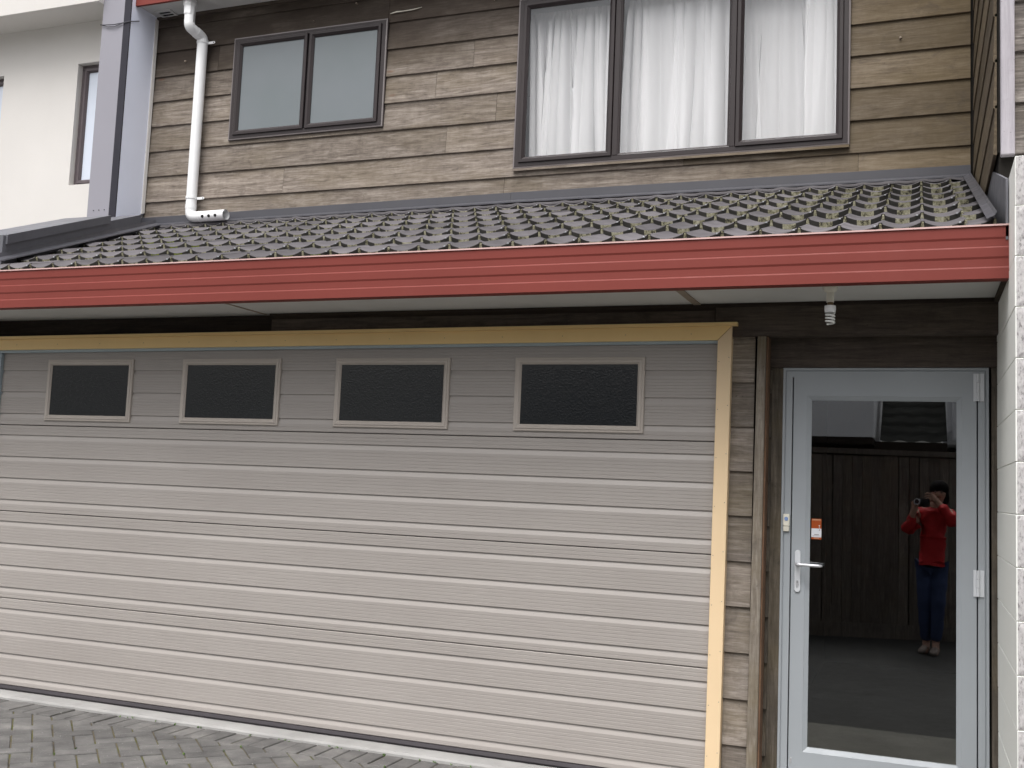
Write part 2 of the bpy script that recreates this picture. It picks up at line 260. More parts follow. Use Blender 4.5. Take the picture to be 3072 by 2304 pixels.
# ---------------------------------------------------------------- geometry helpers
class MB:
    def __init__(s): s.v = []; s.f = []; s.m = []
    def face(s, idx, mi=0): s.f.append(tuple(idx)); s.m.append(mi)
    def add(s, vs, fs, mi=0):
        o = len(s.v); s.v += [tuple(p) for p in vs]
        for f in fs: s.f.append(tuple(o + i for i in f)); s.m.append(mi)
        return s
    def box(s, x0, x1, y0, y1, z0, z1, mi=0):
        vs = [(x, y, z) for z in (z0, z1) for y in (y0, y1) for x in (x0, x1)]
        return s.add(vs, [(0, 2, 3, 1), (4, 5, 7, 6), (0, 1, 5, 4), (2, 6, 7, 3), (0, 4, 6, 2), (1, 3, 7, 5)], mi)
    def hexa(s, p, mi=0):   # 8 points ordered like box
        return s.add(p, [(0, 2, 3, 1), (4, 5, 7, 6), (0, 1, 5, 4), (2, 6, 7, 3), (0, 4, 6, 2), (1, 3, 7, 5)], mi)
    def extx(s, prof, x0, x1, closed=True, mi=0, capmi=None, dz=0.0):   # prof: (y,z), swept along x (dz tilts the right end)
        n = len(prof); o = len(s.v)
        s.v += [(x0, y, z) for y, z in prof] + [(x1, y, z + dz) for y, z in prof]
        for i in range(n if closed else n - 1):
            j = (i + 1) % n; s.face((o + i, o + n + i, o + n + j, o + j), mi)
        if closed:
            s.face([o + i for i in range(n)], mi if capmi is None else capmi); s.face([o + n + i for i in reversed(range(n))], mi if capmi is None else capmi)
        return s
    def ring(s, x0, x1, z0, z1, prof, mi=0, fill=False, mis=None):  # prof: (inset, y) loops: a mitred frame
        o = len(s.v); n = len(prof)
        for d, y in prof: s.v += [(x0 + d, y, z0 + d), (x1 - d, y, z0 + d), (x1 - d, y, z1 - d), (x0 + d, y, z1 - d)]
        for k in range(n - 1):
            for i in range(4):
                j = (i + 1) % 4
                s.face((o + 4 * k + i, o + 4 * k + j, o + 4 * k + 4 + j, o + 4 * k + 4 + i), mis[k] if mis else mi)
        if fill: s.face([o + 4 * (n - 1) + i for i in range(4)], mi)
        return s
    def tube(s, pts, r, seg=12, mi=0, cap=True):
        pts = [Vector(p) for p in pts]; n = len(pts); o = len(s.v)
        rs = r if isinstance(r, (list, tuple)) else [r] * n
        up = None
        for k in range(n):
            d = (pts[min(k + 1, n - 1)] - pts[max(k - 1, 0)]).normalized()
            if up is None:
                up = Vector((0, 0, 1)) if abs(d.z) < 0.9 else Vector((0, 1, 0))
            a1 = d.cross(up).normalized(); a2 = a1.cross(d).normalized(); up = a2
            for i in range(seg):
                t = 2 * math.pi * i / seg; q = pts[k] + (a1 * math.cos(t) + a2 * math.sin(t)) * rs[k]; s.v.append(tuple(q))
        for k in range(n - 1):
            for i in range(seg):
                j = (i + 1) % seg; s.face((o + k * seg + i, o + k * seg + j, o + (k + 1) * seg + j, o + (k + 1) * seg + i), mi)
        if cap:
            s.face([o + i for i in reversed(range(seg))], mi); s.face([o + (n - 1) * seg + i for i in range(seg)], mi)
        return s
    def lathe(s, c, prof, seg=20, mi=0):   # prof (r,z) about vertical axis through c=(x,y)
        o = len(s.v); n = len(prof)
        for r, z in prof:
            for i in range(seg):
                t = 2 * math.pi * i / seg; s.v.append((c[0] + r * math.cos(t), c[1] + r * math.sin(t), z))
        for k in range(n - 1):
            for i in range(seg):
                j = (i + 1) % seg; s.face((o + k * seg + i, o + k * seg + j, o + (k + 1) * seg + j, o + (k + 1) * seg + i), mi)
        return s
    def mesh(s, name, mats, bevel=0.0, smooth=False, seg=1):
        me = bpy.data.meshes.new(name); me.from_pydata(s.v, [], s.f)
        for mm in mats: me.materials.append(mm)
        me.polygons.foreach_set('material_index', s.m)
        bm = bmesh.new(); bm.from_mesh(me)
        bmesh.ops.recalc_face_normals(bm, faces=bm.faces)
        if bevel:
            es = [e for e in bm.edges if len(e.link_faces) == 2 and e.calc_face_angle(0) > 0.5]
            bmesh.ops.bevel(bm, geom=es, offset=bevel, segments=seg, affect='EDGES', clamp_overlap=True)
        if smooth:
            for f in bm.faces: f.smooth = True
        bm.to_mesh(me); bm.free()
        return me

WORLD = {}
def link(name, data, parent=None, loc=(0, 0, 0), rot=None):
    o = bpy.data.objects.new(name, data); C.objects.link(o)
    o.location = loc
    if rot: o.rotation_euler = rot
    W = Matrix.Translation(Vector(loc)) @ (o.rotation_euler.to_matrix().to_4x4() if rot else Matrix.Identity(4))
    WORLD[o.name] = W
    if parent: o.parent = parent; o.matrix_parent_inverse = WORLD[parent.name].inverted()
    return o
def obj(name, mb, mats, parent=None, bevel=0.0, smooth=False, loc=(0, 0, 0), rot=None, seg=1, label=None):
    if not isinstance(mats, (list, tuple)): mats = [mats]
    o = link(name, mb.mesh(name, mats, bevel, smooth, seg), parent, loc, rot)
    if label: o['label'] = label
    return o
def tag(o, label, cat, group=None):
    o['label'] = label; o['category'] = cat
    if group: o['group'] = group
    return o
def thing(name, label, cat, loc=(0, 0, 0), group=None): return tag(link(name, None, None, loc), label, cat, group)
def struct(name, mb, mats, **k):
    o = obj(name, mb, mats, **k); o['kind'] = 'structure'; return o
def stuff(o): o['kind'] = 'stuff'; return o
def B(*a, mi=0): return MB().box(*a, mi)

def wall_open(x0, x1, z0, z1, y0, y1, ops):
    """a wall slab with window openings (reveals included)"""
    mb = MB(); xs = sorted({x0, x1, *[v for o in ops for v in o[:2]]}); zs = sorted({z0, z1, *[v for o in ops for v in o[2:]]})
    for i in range(len(xs) - 1):
        for k in range(len(zs) - 1):
            cx, cz = (xs[i] + xs[i + 1]) / 2, (zs[k] + zs[k + 1]) / 2
            if any(o[0] < cx < o[1] and o[2] < cz < o[3] for o in ops): continue
            for y in (y0, y1): mb.add([(xs[i], y, zs[k]), (xs[i + 1], y, zs[k]), (xs[i + 1], y, zs[k + 1]), (xs[i], y, zs[k + 1])], [(0, 1, 2, 3)])
    for o in ops + [(x0, x1, z0, z1)]:
        a, b, c, d = o
        for p, q in (((a, c), (b, c)), ((b, c), (b, d)), ((b, d), (a, d)), ((a, d), (a, c))):
            mb.add([(p[0], y0, p[1]), (q[0], y0, q[1]), (q[0], y1, q[1]), (p[0], y1, p[1])], [(0, 1, 2, 3)])
    return mb

# ================================================================ GROUND
D1 = 1.8048
g = MB().add([(-300, -300, -0.14), (300, -300, -0.14), (300, 300, -0.14), (-300, 300, -0.14)], [(0, 1, 2, 3)])
struct('ground', g, M['groundmat'])
base = struct('paving', B(-7.5, 2.5, -6.6, -0.10, -0.13, -0.0365), M['joint'])
BT = -0.030
def brick_mb(poly, top=0.0, ch=0.004, h=0.05):
    """a block paver from a convex outline (counter-clockwise), with a chamfered top edge"""
    n = len(poly); cx = sum(p[0] for p in poly) / n; cy = sum(p[1] for p in poly) / n
    ins = []
    for x, y in poly:
        d = math.hypot(x - cx, y - cy) or 1; k = 1 - ch * 1.5 / d; ins.append((cx + (x - cx) * k, cy + (y - cy) * k))
    vs = [(x, y, -h) for x, y in poly] + [(x, y, top - ch) for x, y in poly] + [(x, y, top) for x, y in ins]
    fs = []
    for lv in (0, 1):
        for i in range(n): j = (i + 1) % n; fs.append((lv * n + i, lv * n + j, (lv + 1) * n + j, (lv + 1) * n + i))
    fs.append([2 * n + i for i in range(n)])
    return MB().add(vs, fs)
def clip_y(poly, ymax):
    out = []
    for i in range(len(poly)):
        a_, b_ = poly[i], poly[(i + 1) % len(poly)]
        ina, inb = a_[1] <= ymax, b_[1] <= ymax
        if ina: out.append(a_)
        if ina != inb:
            t = (ymax - a_[1]) / (b_[1] - a_[1]); out.append((a_[0] + t * (b_[0] - a_[0]), ymax))
    return out
U = 0.1000; GAP = 0.0075
full = brick_mb([(-U + GAP / 2, -U / 2 + GAP / 2), (U - GAP / 2, -U / 2 + GAP / 2), (U - GAP / 2, U / 2 - GAP / 2), (-U + GAP / 2, U / 2 - GAP / 2)]).mesh('brick', [M['paver']])
far = MB(); c45 = math.sqrt(0.5); O = (-4.522, -0.400); nb = 0
SOL = -0.338
for i in range(-60, 90):
    for j in range(-90, 60):
        cls = (i - j) % 4
        if cls == 0: a0, b0, a1, b1 = i, j, i + 2, j + 1; rz = R(45)
        elif cls == 3: a0, b0, a1, b1 = i, j, i + 1, j + 2; rz = R(135)
        else: continue
        ca, cb = (a0 + a1) / 2 * U, (b0 + b1) / 2 * U
        x = O[0] + (ca - cb) * c45; y = O[1] + (ca + cb) * c45
        if not (-7.4 < x < 2.4 and -1.75 < y < -0.25): continue
        near = -5.6 < x < -1.75 and y > -1.42 and y > -0.45 - 0.68 * (x + 1.75) * -1 * 0 - 1.0
        jit = random.uniform(-0.0025, 0.0025); rj = random.uniform(-0.012, 0.012)
        h = GAP / 2
        pa = [(a0 * U + h, b0 * U + h), (a1 * U - h, b0 * U + h), (a1 * U - h, b1 * U - h), (a0 * U + h, b1 * U - h)]
        poly = [(O[0] + (p - q) * c45, O[1] + (p + q) * c45) for p, q in pa]
        crosses = max(p[1] for p in poly) > SOL
        if crosses:
            poly = clip_y(poly, SOL)
            if len(poly) < 3: continue
            ar = abs(sum(poly[k][0] * poly[(k + 1) % len(poly)][1] - poly[(k + 1) % len(poly)][0] * poly[k][1] for k in range(len(poly)))) / 2
            if ar < 0.0012: continue
        if near and nb < 262:
            nb += 1
            if crosses: obj('brick', brick_mb(poly), M['paver'], base, loc=(0, 0, BT + jit))
            else: link('brick', full, base, (x, y, BT + jit), (random.uniform(-.006, .006), random.uniform(-.006, .006), rz + rj))
        else:
            b_ = brick_mb(poly, BT, 0.004, 0.08); far.add(b_.v, b_.f)
k = 0; x = -7.3
solm = brick_mb([(-0.0465, -0.099), (0.0465, -0.099), (0.0465, 0.099), (-0.0465, 0.099)]).mesh('brick', [M['paver']])
while x < 2.4:
    if -5.6 < x < -1.6: link('brick', solm, base, (x + random.uniform(-.003, .003), -0.235, BT + random.uniform(-.002, .003)), (0, random.uniform(-.01, .01), random.uniform(-.02, .02)))
    else: far.box(x - 0.0465, x + 0.0465, -0.334, -0.136, -0.08, BT)
    x += 0.102
stuff(obj('distant_bricks', far, M['paver'], base))
struct('driveway', MB().add([(-7.5, -6.6, BT + .006), (2.5, -6.6, BT + .006), (2.5, -1.62, BT + .006), (-7.5, -1.62, BT + .006)], [(0, 1, 2, 3)]), M['drive'])
struct('concrete_pad', MB().box(-1.35, .342, -1.66, -.021, -.12, BT + .0075), M['pad'])
# concrete sill strip under the garage door
mb = MB(); n = 60; xs = [-5.75 + 4.86 * i / n for i in range(n + 1)]
for i in range(n + 1):
    e = -0.128 + 0.006 * noise.noise(Vector((xs[i] * 6, 3, 0))); 
    mb.v += [(xs[i], e - 0.004, -0.06), (xs[i], e, -0.022), (xs[i], e + 0.012, -0.012 + 0.002 * noise.noise(Vector((xs[i] * 9, 0, 0)))), (xs[i], 0.12, -0.004)]
for i in range(n):
    for q in range(3): mb.face((4 * i + q, 4 * i + 4 + q, 4 * i + 5 + q, 4 * i + 1 + q))
struct('threshold', mb, M['concrete'])
mb = MB()
for q in range(44):   # small weeds in the joints and along the sill
    if q < 30: x, y = random.uniform(-4.6, -1.6), -0.135 - abs(random.gauss(0, 0.012))
    else: x, y = random.uniform(-5.2, -1.8), random.uniform(-1.15, -0.3)
    if random.random() < 0.7 and q >= 30:    # along a mossy joint line running away to the lower right
        t = round((x + y - O[0] - O[1]) * c45 / U) * U; dlt = t - (x + y - O[0] - O[1]) * c45; x += dlt * c45; y += dlt * c45
    for b_ in range(random.randint(3, 7)):
        t = random.uniform(0, 6.28); L = random.uniform(0.004, 0.010); hgt = random.uniform(0.002, 0.010); ww = 0.0025
        dx, dy = math.cos(t), math.sin(t)
        mb.add([(x - dy * ww, y + dx * ww, BT - 0.004), (x + dy * ww, y - dx * ww, BT - 0.004), (x + dx * L * .6 + dy * ww, y + dy * L * .6 - dx * ww, BT + hgt), (x + dx * L, y + dy * L, BT + hgt * .7)], [(0, 1, 2, 3)])
wd = obj('weeds', mb, M['weed']); stuff(wd)

# ================================================================ TIMBER HOUSE
house = thing('timber_house', 'brown weatherboard townhouse with a tiled lean-to roof over a taupe garage door', 'house', (-2.8, 0.5, 0))
BH = 0.2159; BZ = 3.6093
def board_prof(z0, z1, h, yb):   # section of one bevel-back board, lower edge proud; clipped to z0..z1 of a board whose lower edge is at zl
    pass
def board(parent, zl, segs, mat, yface, h=BH, axis='x', thick=0.019, name='weatherboard'):
    """one weatherboard: zl lower edge, segs = list of (x0,x1,zlo,zhi); face slopes back going up"""
    mb = MB()
    def yf(z): return yface - 0.003 - (thick - 0.003) * (1 - (z - zl) / (h + 0.03))
    for x0, x1, zlo, zhi in segs:
        n = max(1, int((x1 - x0) / 0.25)); o = len(mb.v)
        for i in range(n + 1):
            x = x0 + (x1 - x0) * i / n
            wv = 0.0022 * noise.noise(Vector((x * 1.3, zl * 7, 1.7))); wz = 0.0025 * noise.noise(Vector((x * 0.9, zl * 11, 4.2))) if zlo == zl else 0
            ch = 0.003 if zlo == zl else 0.0
            mb.v += [(x, yface + 0.004, zlo + wz), (x, yf(zlo) + ch + wv, zlo + wz), (x, yf(zlo + ch) + wv, zlo + ch + wz), (x, yf(zhi) + wv, zhi), (x, yface + 0.004, zhi)]
        for i in range(n):
            for q in range(5): mb.face((o + 5 * i + q, o + 5 * i + 5 + q, o + 5 * i + 5 + (q + 1) % 5, o + 5 * i + (q + 1) % 5))
        mb.face([o + q for q in range(5)]); mb.face([o + 5 * n + q for q in reversed(range(5))])
    if axis == 'y': mb.v = [(y, x, z) for x, y, z in mb.v]      # run the board in depth
    return obj(name, mb, mat, parent)
WINS = [(-5.236, -3.830, 4.076, 4.933), (-2.742, -0.415, 3.666, 4.942)]
XL, XR = -6.046, 0.305
SPL = {-1: [-2.814, -0.36], 0: [-4.7, -1.5], 1: [-3.295], 2: [-2.9], 3: [-3.4], 4: [-3.1], 5: [-5.4], 6: [-3.835, -1.2], 7: [-2.2]}
for i in range(-1, 8):
    zl, zh = BZ + i * BH, BZ + (i + 1) * BH + 0.012
    if i == 7: zh = 5.206
    segs = [(XL, XR, zl, zh)]
    for (a_, b_, c_, d_) in WINS:
        new = []
        for (x0, x1, u, v) in segs:
            if v <= c_ or u >= d_ or x1 <= a_ or x0 >= b_: new.append((x0, x1, u, v)); continue
            if x0 < a_: new.append((x0, a_, u, v))
            if u < c_: new.append((max(x0, a_), min(x1, b_), u, c_))
            if v > d_: new.append((max(x0, a_), min(x1, b_), d_, v))
            if x1 > b_: new.append((b_, x1, u, v))
        segs = new
    for sx in SPL.get(i, []):
        new = []
        for s_ in segs:
            if s_[0] < sx < s_[1]: new += [(s_[0], sx - 0.0012, s_[2], s_[3]), (sx + 0.0012, s_[1], s_[2], s_[3])]
            else: new.append(s_)
        segs = new
    segs.sort(); groups = []
    for s_ in segs:                      # touching pieces at the same board form one piece
        if groups and abs(groups[-1][-1][1] - s_[0]) < 1e-5: groups[-1].append(s_)
        else: groups.append([s_])
    for gp in groups: board(house, zl, gp, M['board'], D1)
# shell behind the cladding, rooms, closing walls
obj('wall', wall_open(-6.3, 0.6, 3.2, 5.35, D1 + 0.006, D1 + 0.10, WINS), M['void'], house)
mb = MB(); mb.box(-6.3, 0.6, 4.6, 4.7, 0, 5.4); mb.box(-6.3, 0.6, D1 + 0.11, 4.6, 5.33, 5.4); mb.box(-6.3, -6.2, D1 + .11, 4.6, 0, 5.33); mb.box(0.5, 0.6, D1 + .11, 4.6, 2.5, 5.33); mb.box(-6.2, 0.5, D1 + .11, 4.6, 2.95, 3.05)
obj('room_shell', mb, M['room'], house)
# small paint marks and old nail heads on boards
mb = MB()
mb.tube([(-3.815, D1 - .0275, 4.972), (-3.76, D1 - .027, 4.979), (-3.70, D1 - .027, 4.978), (-3.62, D1 - .027, 4.981), (-3.545, D1 - .027, 4.99)], [0.002, 0.006, 0.004, 0.004, 0.002], 6)
obj('paint_smear', mb, M['cream'], house, label='thin cream paint smear on the cladding')
mb = MB()
for x, z, r in ((-4.123, 5.098, .006), (-5.73, 4.801, .007), (-0.109, 4.351, .007), (-2.95, 4.97, .003), (-4.5, 5.0, .003)):
    mb.tube([(x, D1 - .004, z), (x, D1 - .027, z)], r, 7)
stuff(obj('paint_spots', mb, M['strip'], house))
# apron flashing along the foot of the upper wall
prof = [(D1 + .002, 3.489), (D1 - .030, 3.489), (D1 - .034, 3.486), (D1 - .036, 3.430), (D1 - .075, 3.408), (D1 - .075, 3.400), (D1 + .002, 3.395)]
obj('apron_flashing', MB().extx([(y, z - .012) for y, z in prof], -6.10, -2.75, dz=.014).extx([(y, z + .003) for y, z in prof], -2.7485, 0.305, dz=-.012), M['flash'], house)

# ---- lean-to roof
roof = obj('roof', MB().hexa([(-6.2, -.48, 2.42), (.302, -.48, 2.42), (-6.2, 1.84, 3.28), (.302, 1.84, 3.28), (-6.2, -.48, 2.475), (.302, -.48, 2.475), (-6.2, 1.84, 3.328), (.302, 1.84, 3.328)]), M['void'], house)
SL = math.atan2(.89, 2.42); PW = 0.168; RL = 0.395; RX0 = 0.187
def tile_mesh(pans, clip=None, nail=True, mossy=False):
    """interlocking tile: concave pans between narrow ridges, thick drip edge at v=0; u runs to -x from the right-hand ridge"""
    mb = MB(); seg = 10; d = 0.018; th = 0.031; L = RL + 0.055
    for pn in range(pans):
        us = []
        for q in range(seg + 1):
            t = q / seg; wgap = 0.0085
            u = pn * PW + wgap + (PW - 2 * wgap) * t
            if clip and u > clip: 
                if us and us[-1][0] < clip - 1e-4:
                    t = (clip - pn * PW - wgap) / (PW - 2 * wgap); us.append((clip, -d * (1 - abs(2 * t - 1) ** 1.9), t))
                break
            us.append((u, -d * (1 - abs(2 * t - 1) ** 1.9), t))
        o = len(mb.v); m_ = len(us)
        drop = -0.033
        for u, nn, t in us:
            bow = -0.012 * (1 - abs(2 * t - 1) ** 2)      # lower edge is scalloped
            mb.v += [(-u, L, nn + drop), (-u, bow + 0.006, nn), (-u, bow, nn - 0.004), (-u, bow + 0.002, nn - th), (-u, 0.05, nn - th)]
        for q in range(m_ - 1):
            mid = 0.34 < (us[q][2] + us[q + 1][2]) / 2 < 0.66
            a_ = o + 5 * q; b_ = a_ + 5
            mb.face((a_, b_, b_ + 1, a_ + 1), 0); mb.face((a_ + 1, b_ + 1, b_ + 2, a_ + 2), 0); mb.face((a_ + 2, b_ + 2, b_ + 3, a_ + 3), (3 if mossy else 2) if mid else 1); mb.face((a_ + 3, b_ + 3, b_ + 4, a_ + 4), 1)
        mb.face([o + q for q in range(5)], 1); mb.face([o + 5 * (m_ - 1) + q for q in reversed(range(5))], 1)
    for pn in range(pans + 1):
        u = pn * PW
        if clip and u > clip: continue
        # ridge: low rounded roll with a pale worn end
        w0, w1 = 0.0095, 0.0055
        vs = [(-u - w0, L, -.036), (-u - w1, L, -.0315), (-u + w1, L, -.0315), (-u + w0, L, -.036), (-u - w0, 0.012, -.002), (-u - w1, 0.012, .001), (-u + w1, 0.012, .001), (-u + w0, 0.012, -.002)]
        mb.add(vs, [(0, 4, 5, 1), (1, 5, 6, 2), (2, 6, 7, 3)], 0)
        vs = [(-u - w0 * .95, .004, -.035), (-u - w1*.75, .002, -.003), (-u + w1*.75, .002, -.003), (-u + w0 * .95, .004, -.035), (-u - w0 * .95, .03, -.035), (-u - w1*.75, .03, -.003), (-u + w1*.75, .03, -.003), (-u + w0 * .95, .03, -.035)]
        mb.add(vs, [(0, 1, 2, 3), (0, 4, 5, 1), (1, 5, 6, 2), (2, 6, 7, 3), (0, 3, 7, 4)], 2)
    if nail:
        u = 0.022; o = len(mb.v)
        mb.lathe((-u, -0.004), [(0.0055, -.012), (0.0045, -.007), (0.0001, -.005)], 7, 4)
    return mb.mesh('roof_tile', [M['tile'], M['tileedge'], M['lichen'], M['moss'], M['nail']])
TM = {(2, False): tile_mesh(2), (2, True): tile_mesh(2, mossy=True), (1, False): tile_mesh(1)}
TMr = tile_mesh(1, clip=0.112, nail=False)
RY0, RZ0 = -.62, 2.52
def rake_x(y): return -5.305 - (y + .268) * 0.284
mossy_at = {(0, 9), (1, 12), (2, 13), (3, 14), (4, 15), (5, 15)}
for k in range(7):
    L0 = 0.112 + RL * k
    y = RY0 + L0 * math.cos(SL); z = RZ0 + L0 * math.sin(SL)
    rotn = (SL, 0, 0)
    def put(mesh, xr, jz=True):
        link('roof_tile', mesh, roof, (xr, y + random.uniform(-.003, .003), z + random.uniform(-.0015, .0015)), (SL + random.uniform(-.004, .004), random.uniform(-.004, .004), random.uniform(-.005, .005)))
    put(TMr, RX0 + 0.110)
    xr = RX0; c_ = 0
    if k % 2: put(TM[(1, False)], xr); xr -= PW
    while xr - 0.04 > rake_x(y) - 0.10:
        put(TM[(2, (k, c_) in mossy_at)], xr); xr -= 2 * PW; c_ += 1
# raked flashing against the right-hand wall
mb = MB()
for (dx0, dx1, h0, h1) in ((0.262, 0.292, 0.002, 0.016), (0.292, 0.3005, 0.016, 0.030)):
    pts = []
    for (yy, zz) in ((-.585, RZ0 + .020), (1.775, RZ0 + .007 + 2.395 * math.tan(SL))):
        pts += [(dx0, yy, zz + h0), (dx1, yy, zz + h1)]
    mb.add(pts, [(0, 1, 3, 2)])
obj('side_flashing', mb, M['flash'], house)
# lead dressing crumpled over the top row of tiles
mb = MB(); nx = 120; o = 0
for i in range(nx + 1):
    x = -5.85 + (6.14) * i / nx; ph = ((x - RX0) / PW) % 1.0; sag = -.013 * (1 - abs(2 * ph - 1) ** 1.9)
    y1 = 1.715 + 0.012 * noise.noise(Vector((x * 3, 0, 0))); z1 = RZ0 + (y1 - RY0) * math.tan(SL) + sag + 0.012 + .004 * noise.noise(Vector((x * 14, 0, 0)))
    mb.v += [(x, 1.775, 3.418), (x, (1.775 + y1) / 2, (3.418 + z1) / 2 + .004 * noise.noise(Vector((x * 9, 5, 0)))), (x, y1, z1), (x, y1 + .001, z1 - .012)]
for i in range(nx):
    for q in range(3): mb.face((4 * i + q, 4 * i + 4 + q, 4 * i + 5 + q, 4 * i + 1 + q))
obj('lead_dressing', mb, M['tile'], house, smooth=True)

# ---- gutter, soffit, beams
zs_, zt = 2.297, 2.519
p_ = [(-.52, zs_ + .006), (-.585, zs_), (-.600, zs_ + .004), (-.600, 2.344), (-.5968, 2.350), (-.5968, 2.382), (-.600, 2.391), (-.600, 2.427), (-.5968, 2.433), (-.5968, 2.462), (-.600, 2.471), (-.600, 2.515)]
gut = MB().extx(p_, -5.7, .365, closed=False, dz=.0)
gut.extx([(-.600, 2.515), (-.603, 2.519), (-.600, 2.523), (-.592, 2.521), (-.590, 2.510), (-.590, 2.33), (-.52, 2.32)], -5.7, .365, closed=False, mi=0)
gut.extx([(-.606, 2.5155), (-.606, 2.5225), (-.598, 2.5235)], -5.7, .365, closed=True, mi=1)
gut.add([(.366, y, z) for y, z in p_] + [(.366, -.52, 2.515)], [tuple(range(len(p_) + 1))])
gv = gut.v; gut.v = [(x, y, z + (-0.014 * max(0, (-1.8 - x) / 3.2) - .008 * max(0, (x + 1.0) / 1.3))) for x, y, z in gv]
# more cross sections are not needed: the run is straight from end to end
obj('gutter', gut, [M['gutter'], M['gutterlip']], house)
sx = [-5.7, -3.556, -1.026, 0.343]
for i in range(3): obj('soffit_panel', B(sx[i] + .004, sx[i + 1] - .004, -.53, .07, 2.320, 2.330), M['soffit'], house)
obj('joint_strip', MB().hexa([(-3.572 + dx, yy, zz) for zz in (2.316, 2.3195) for yy, dx in ((-.53, 0), (.0, .012)) for dx in (dx, dx + .014)]), M['strip'], house)
obj('joint_strip', MB().hexa([(-1.050 + dx, yy, zz) for zz in (2.314, 2.3195) for yy, dx in ((-.53, 0), (.0, .012)) for dx in (dx, dx + .036)]), M['strip'], house)
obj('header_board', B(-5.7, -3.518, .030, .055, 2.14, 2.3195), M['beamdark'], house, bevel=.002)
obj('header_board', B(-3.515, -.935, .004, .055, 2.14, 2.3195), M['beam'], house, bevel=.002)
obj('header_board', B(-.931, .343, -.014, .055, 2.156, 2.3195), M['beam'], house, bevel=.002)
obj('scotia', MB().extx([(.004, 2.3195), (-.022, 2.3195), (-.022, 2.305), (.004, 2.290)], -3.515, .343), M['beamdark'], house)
# eave end board against the block wall
obj('eave_end_board', B(.325, .3425, -.575, -.015, 2.296, 2.3165), M['beamdark'], house)

# ---- upper eave, fascia, vent
obj('soffit_panel', B(-6.044, .30, 1.53, D1 + .0, 5.212, 5.224), M['soffit'], house)
obj('fascia', MB().extx([(1.505, 5.196), (1.53, 5.196), (1.53, 5.46), (1.505, 5.46)], -6.044, .30), M['gutter'], house)
obj('eave_moulding', B(-6.044, .30, D1 - .038, D1 - .002, 5.186, 5.2115), M['beam'], house)
mb = MB(); x0, x1, y0, y1 = -5.985, -5.825, 1.66, 1.785
mb.box(x0, x1, y0, y0 + .022, 5.203, 5.2117); mb.box(x0, x1, y1 - .022, y1, 5.203, 5.2117); mb.box(x0, x0 + .022, y0 + .0225, y1 - .0225, 5.203, 5.2117); mb.box(x1 - .022, x1, y0 + .0225, y1 - .0225, 5.203, 5.2117)
mb.box(x0 + .023, x1 - .023, (y0 + y1) / 2 - .005, (y0 + y1) / 2 + .005, 5.205, 5.211); mb.box(x0 + .023, x1 - .023, y0 + .023, y1 - .023, 5.2105, 5.2119, 1)
obj('soffit_vent', mb, [M['soffit'], M['void']], house)

# ---- upstairs windows
def window(x0, x1, z0, z1, sashes, name='window'):
    w_ = link(name, None, house, ((x0 + x1) / 2, D1, z0))
    yo = D1 - .040
    obj('frame', MB().ring(x0, x1, z0, z1, [(-.002, D1 + .03), (-.002, yo + .012), (.000, yo + .004), (.010, yo + .002), (.011, yo), (.040, yo), (.043, yo + .004), (.043, D1 + .03)], mis=[0, 1, 1, 0, 0, 0, 0]), [M['frame'], M['framelight']], w_)
    return w_, yo
# left: two frosted sashes
w1, yo = window(*WINS[0][:2], *WINS[0][2:], None)
obj('mullion', B(-4.541, -4.509, D1 - .028, D1 + .03, 4.12, 4.89), M['gasket'], w1)
for (a_, b_) in ((-5.190, -4.534), (-4.516, -3.876)):
    obj('sash', MB().ring(a_, b_, 4.112, 4.897, [(0, D1 + .02), (0, yo - .008), (.003, yo - .011), (.022, yo - .011), (.026, yo - .007), (.040, yo + .006), (.040, yo + .02)]), M['frame'], w1)
    obj('pane', B(a_ + .038, b_ - .038, yo + .012, yo + .018, 4.150, 4.859), M['frost'], w1)
# right: side-hung sash, fixed light, side-hung sash
w2, yo = window(*WINS[1][:2], *WINS[1][2:], None)
obj('mullion', B(-2.003, -1.962, yo - .001, D1 + .03, 3.708, 4.90), M['frame'], w2, bevel=.003)
obj('mullion', B(-1.188, -1.150, yo - .001, D1 + .03, 3.708, 4.90), M['frame'], w2, bevel=.003)
for (a_, b_) in ((-2.699, -2.006), (-1.146, -.457)):
    obj('sash', MB().ring(a_, b_, 3.704, 4.905, [(0, D1 + .02), (0, yo - .008), (.003, yo - .011), (.024, yo - .011), (.028, yo - .007), (.043, yo + .006), (.043, yo + .02)]), M['frame'], w2)
    obj('pane', B(a_ + .041, b_ - .041, yo + .012, yo + .016, 3.745, 4.864), M['winglass'], w2)
obj('glazing_bead', MB().ring(-1.962, -1.188, 3.709, 4.899, [(0, yo + .0), (.006, yo + .002), (.014, yo + .008), (.014, yo + .02)]), M['frame'], w2)
obj('pane', B(-1.950, -1.200, yo + .012, yo + .016, 3.721, 4.887), M['winglass'], w2)
obj('sill_board', MB().extx([(D1 - .028, 3.650), (D1 - .045, 3.645), (D1 - .045, 3.662), (D1 - .01, 3.664)], -2.742, -.415), M['board'], house)

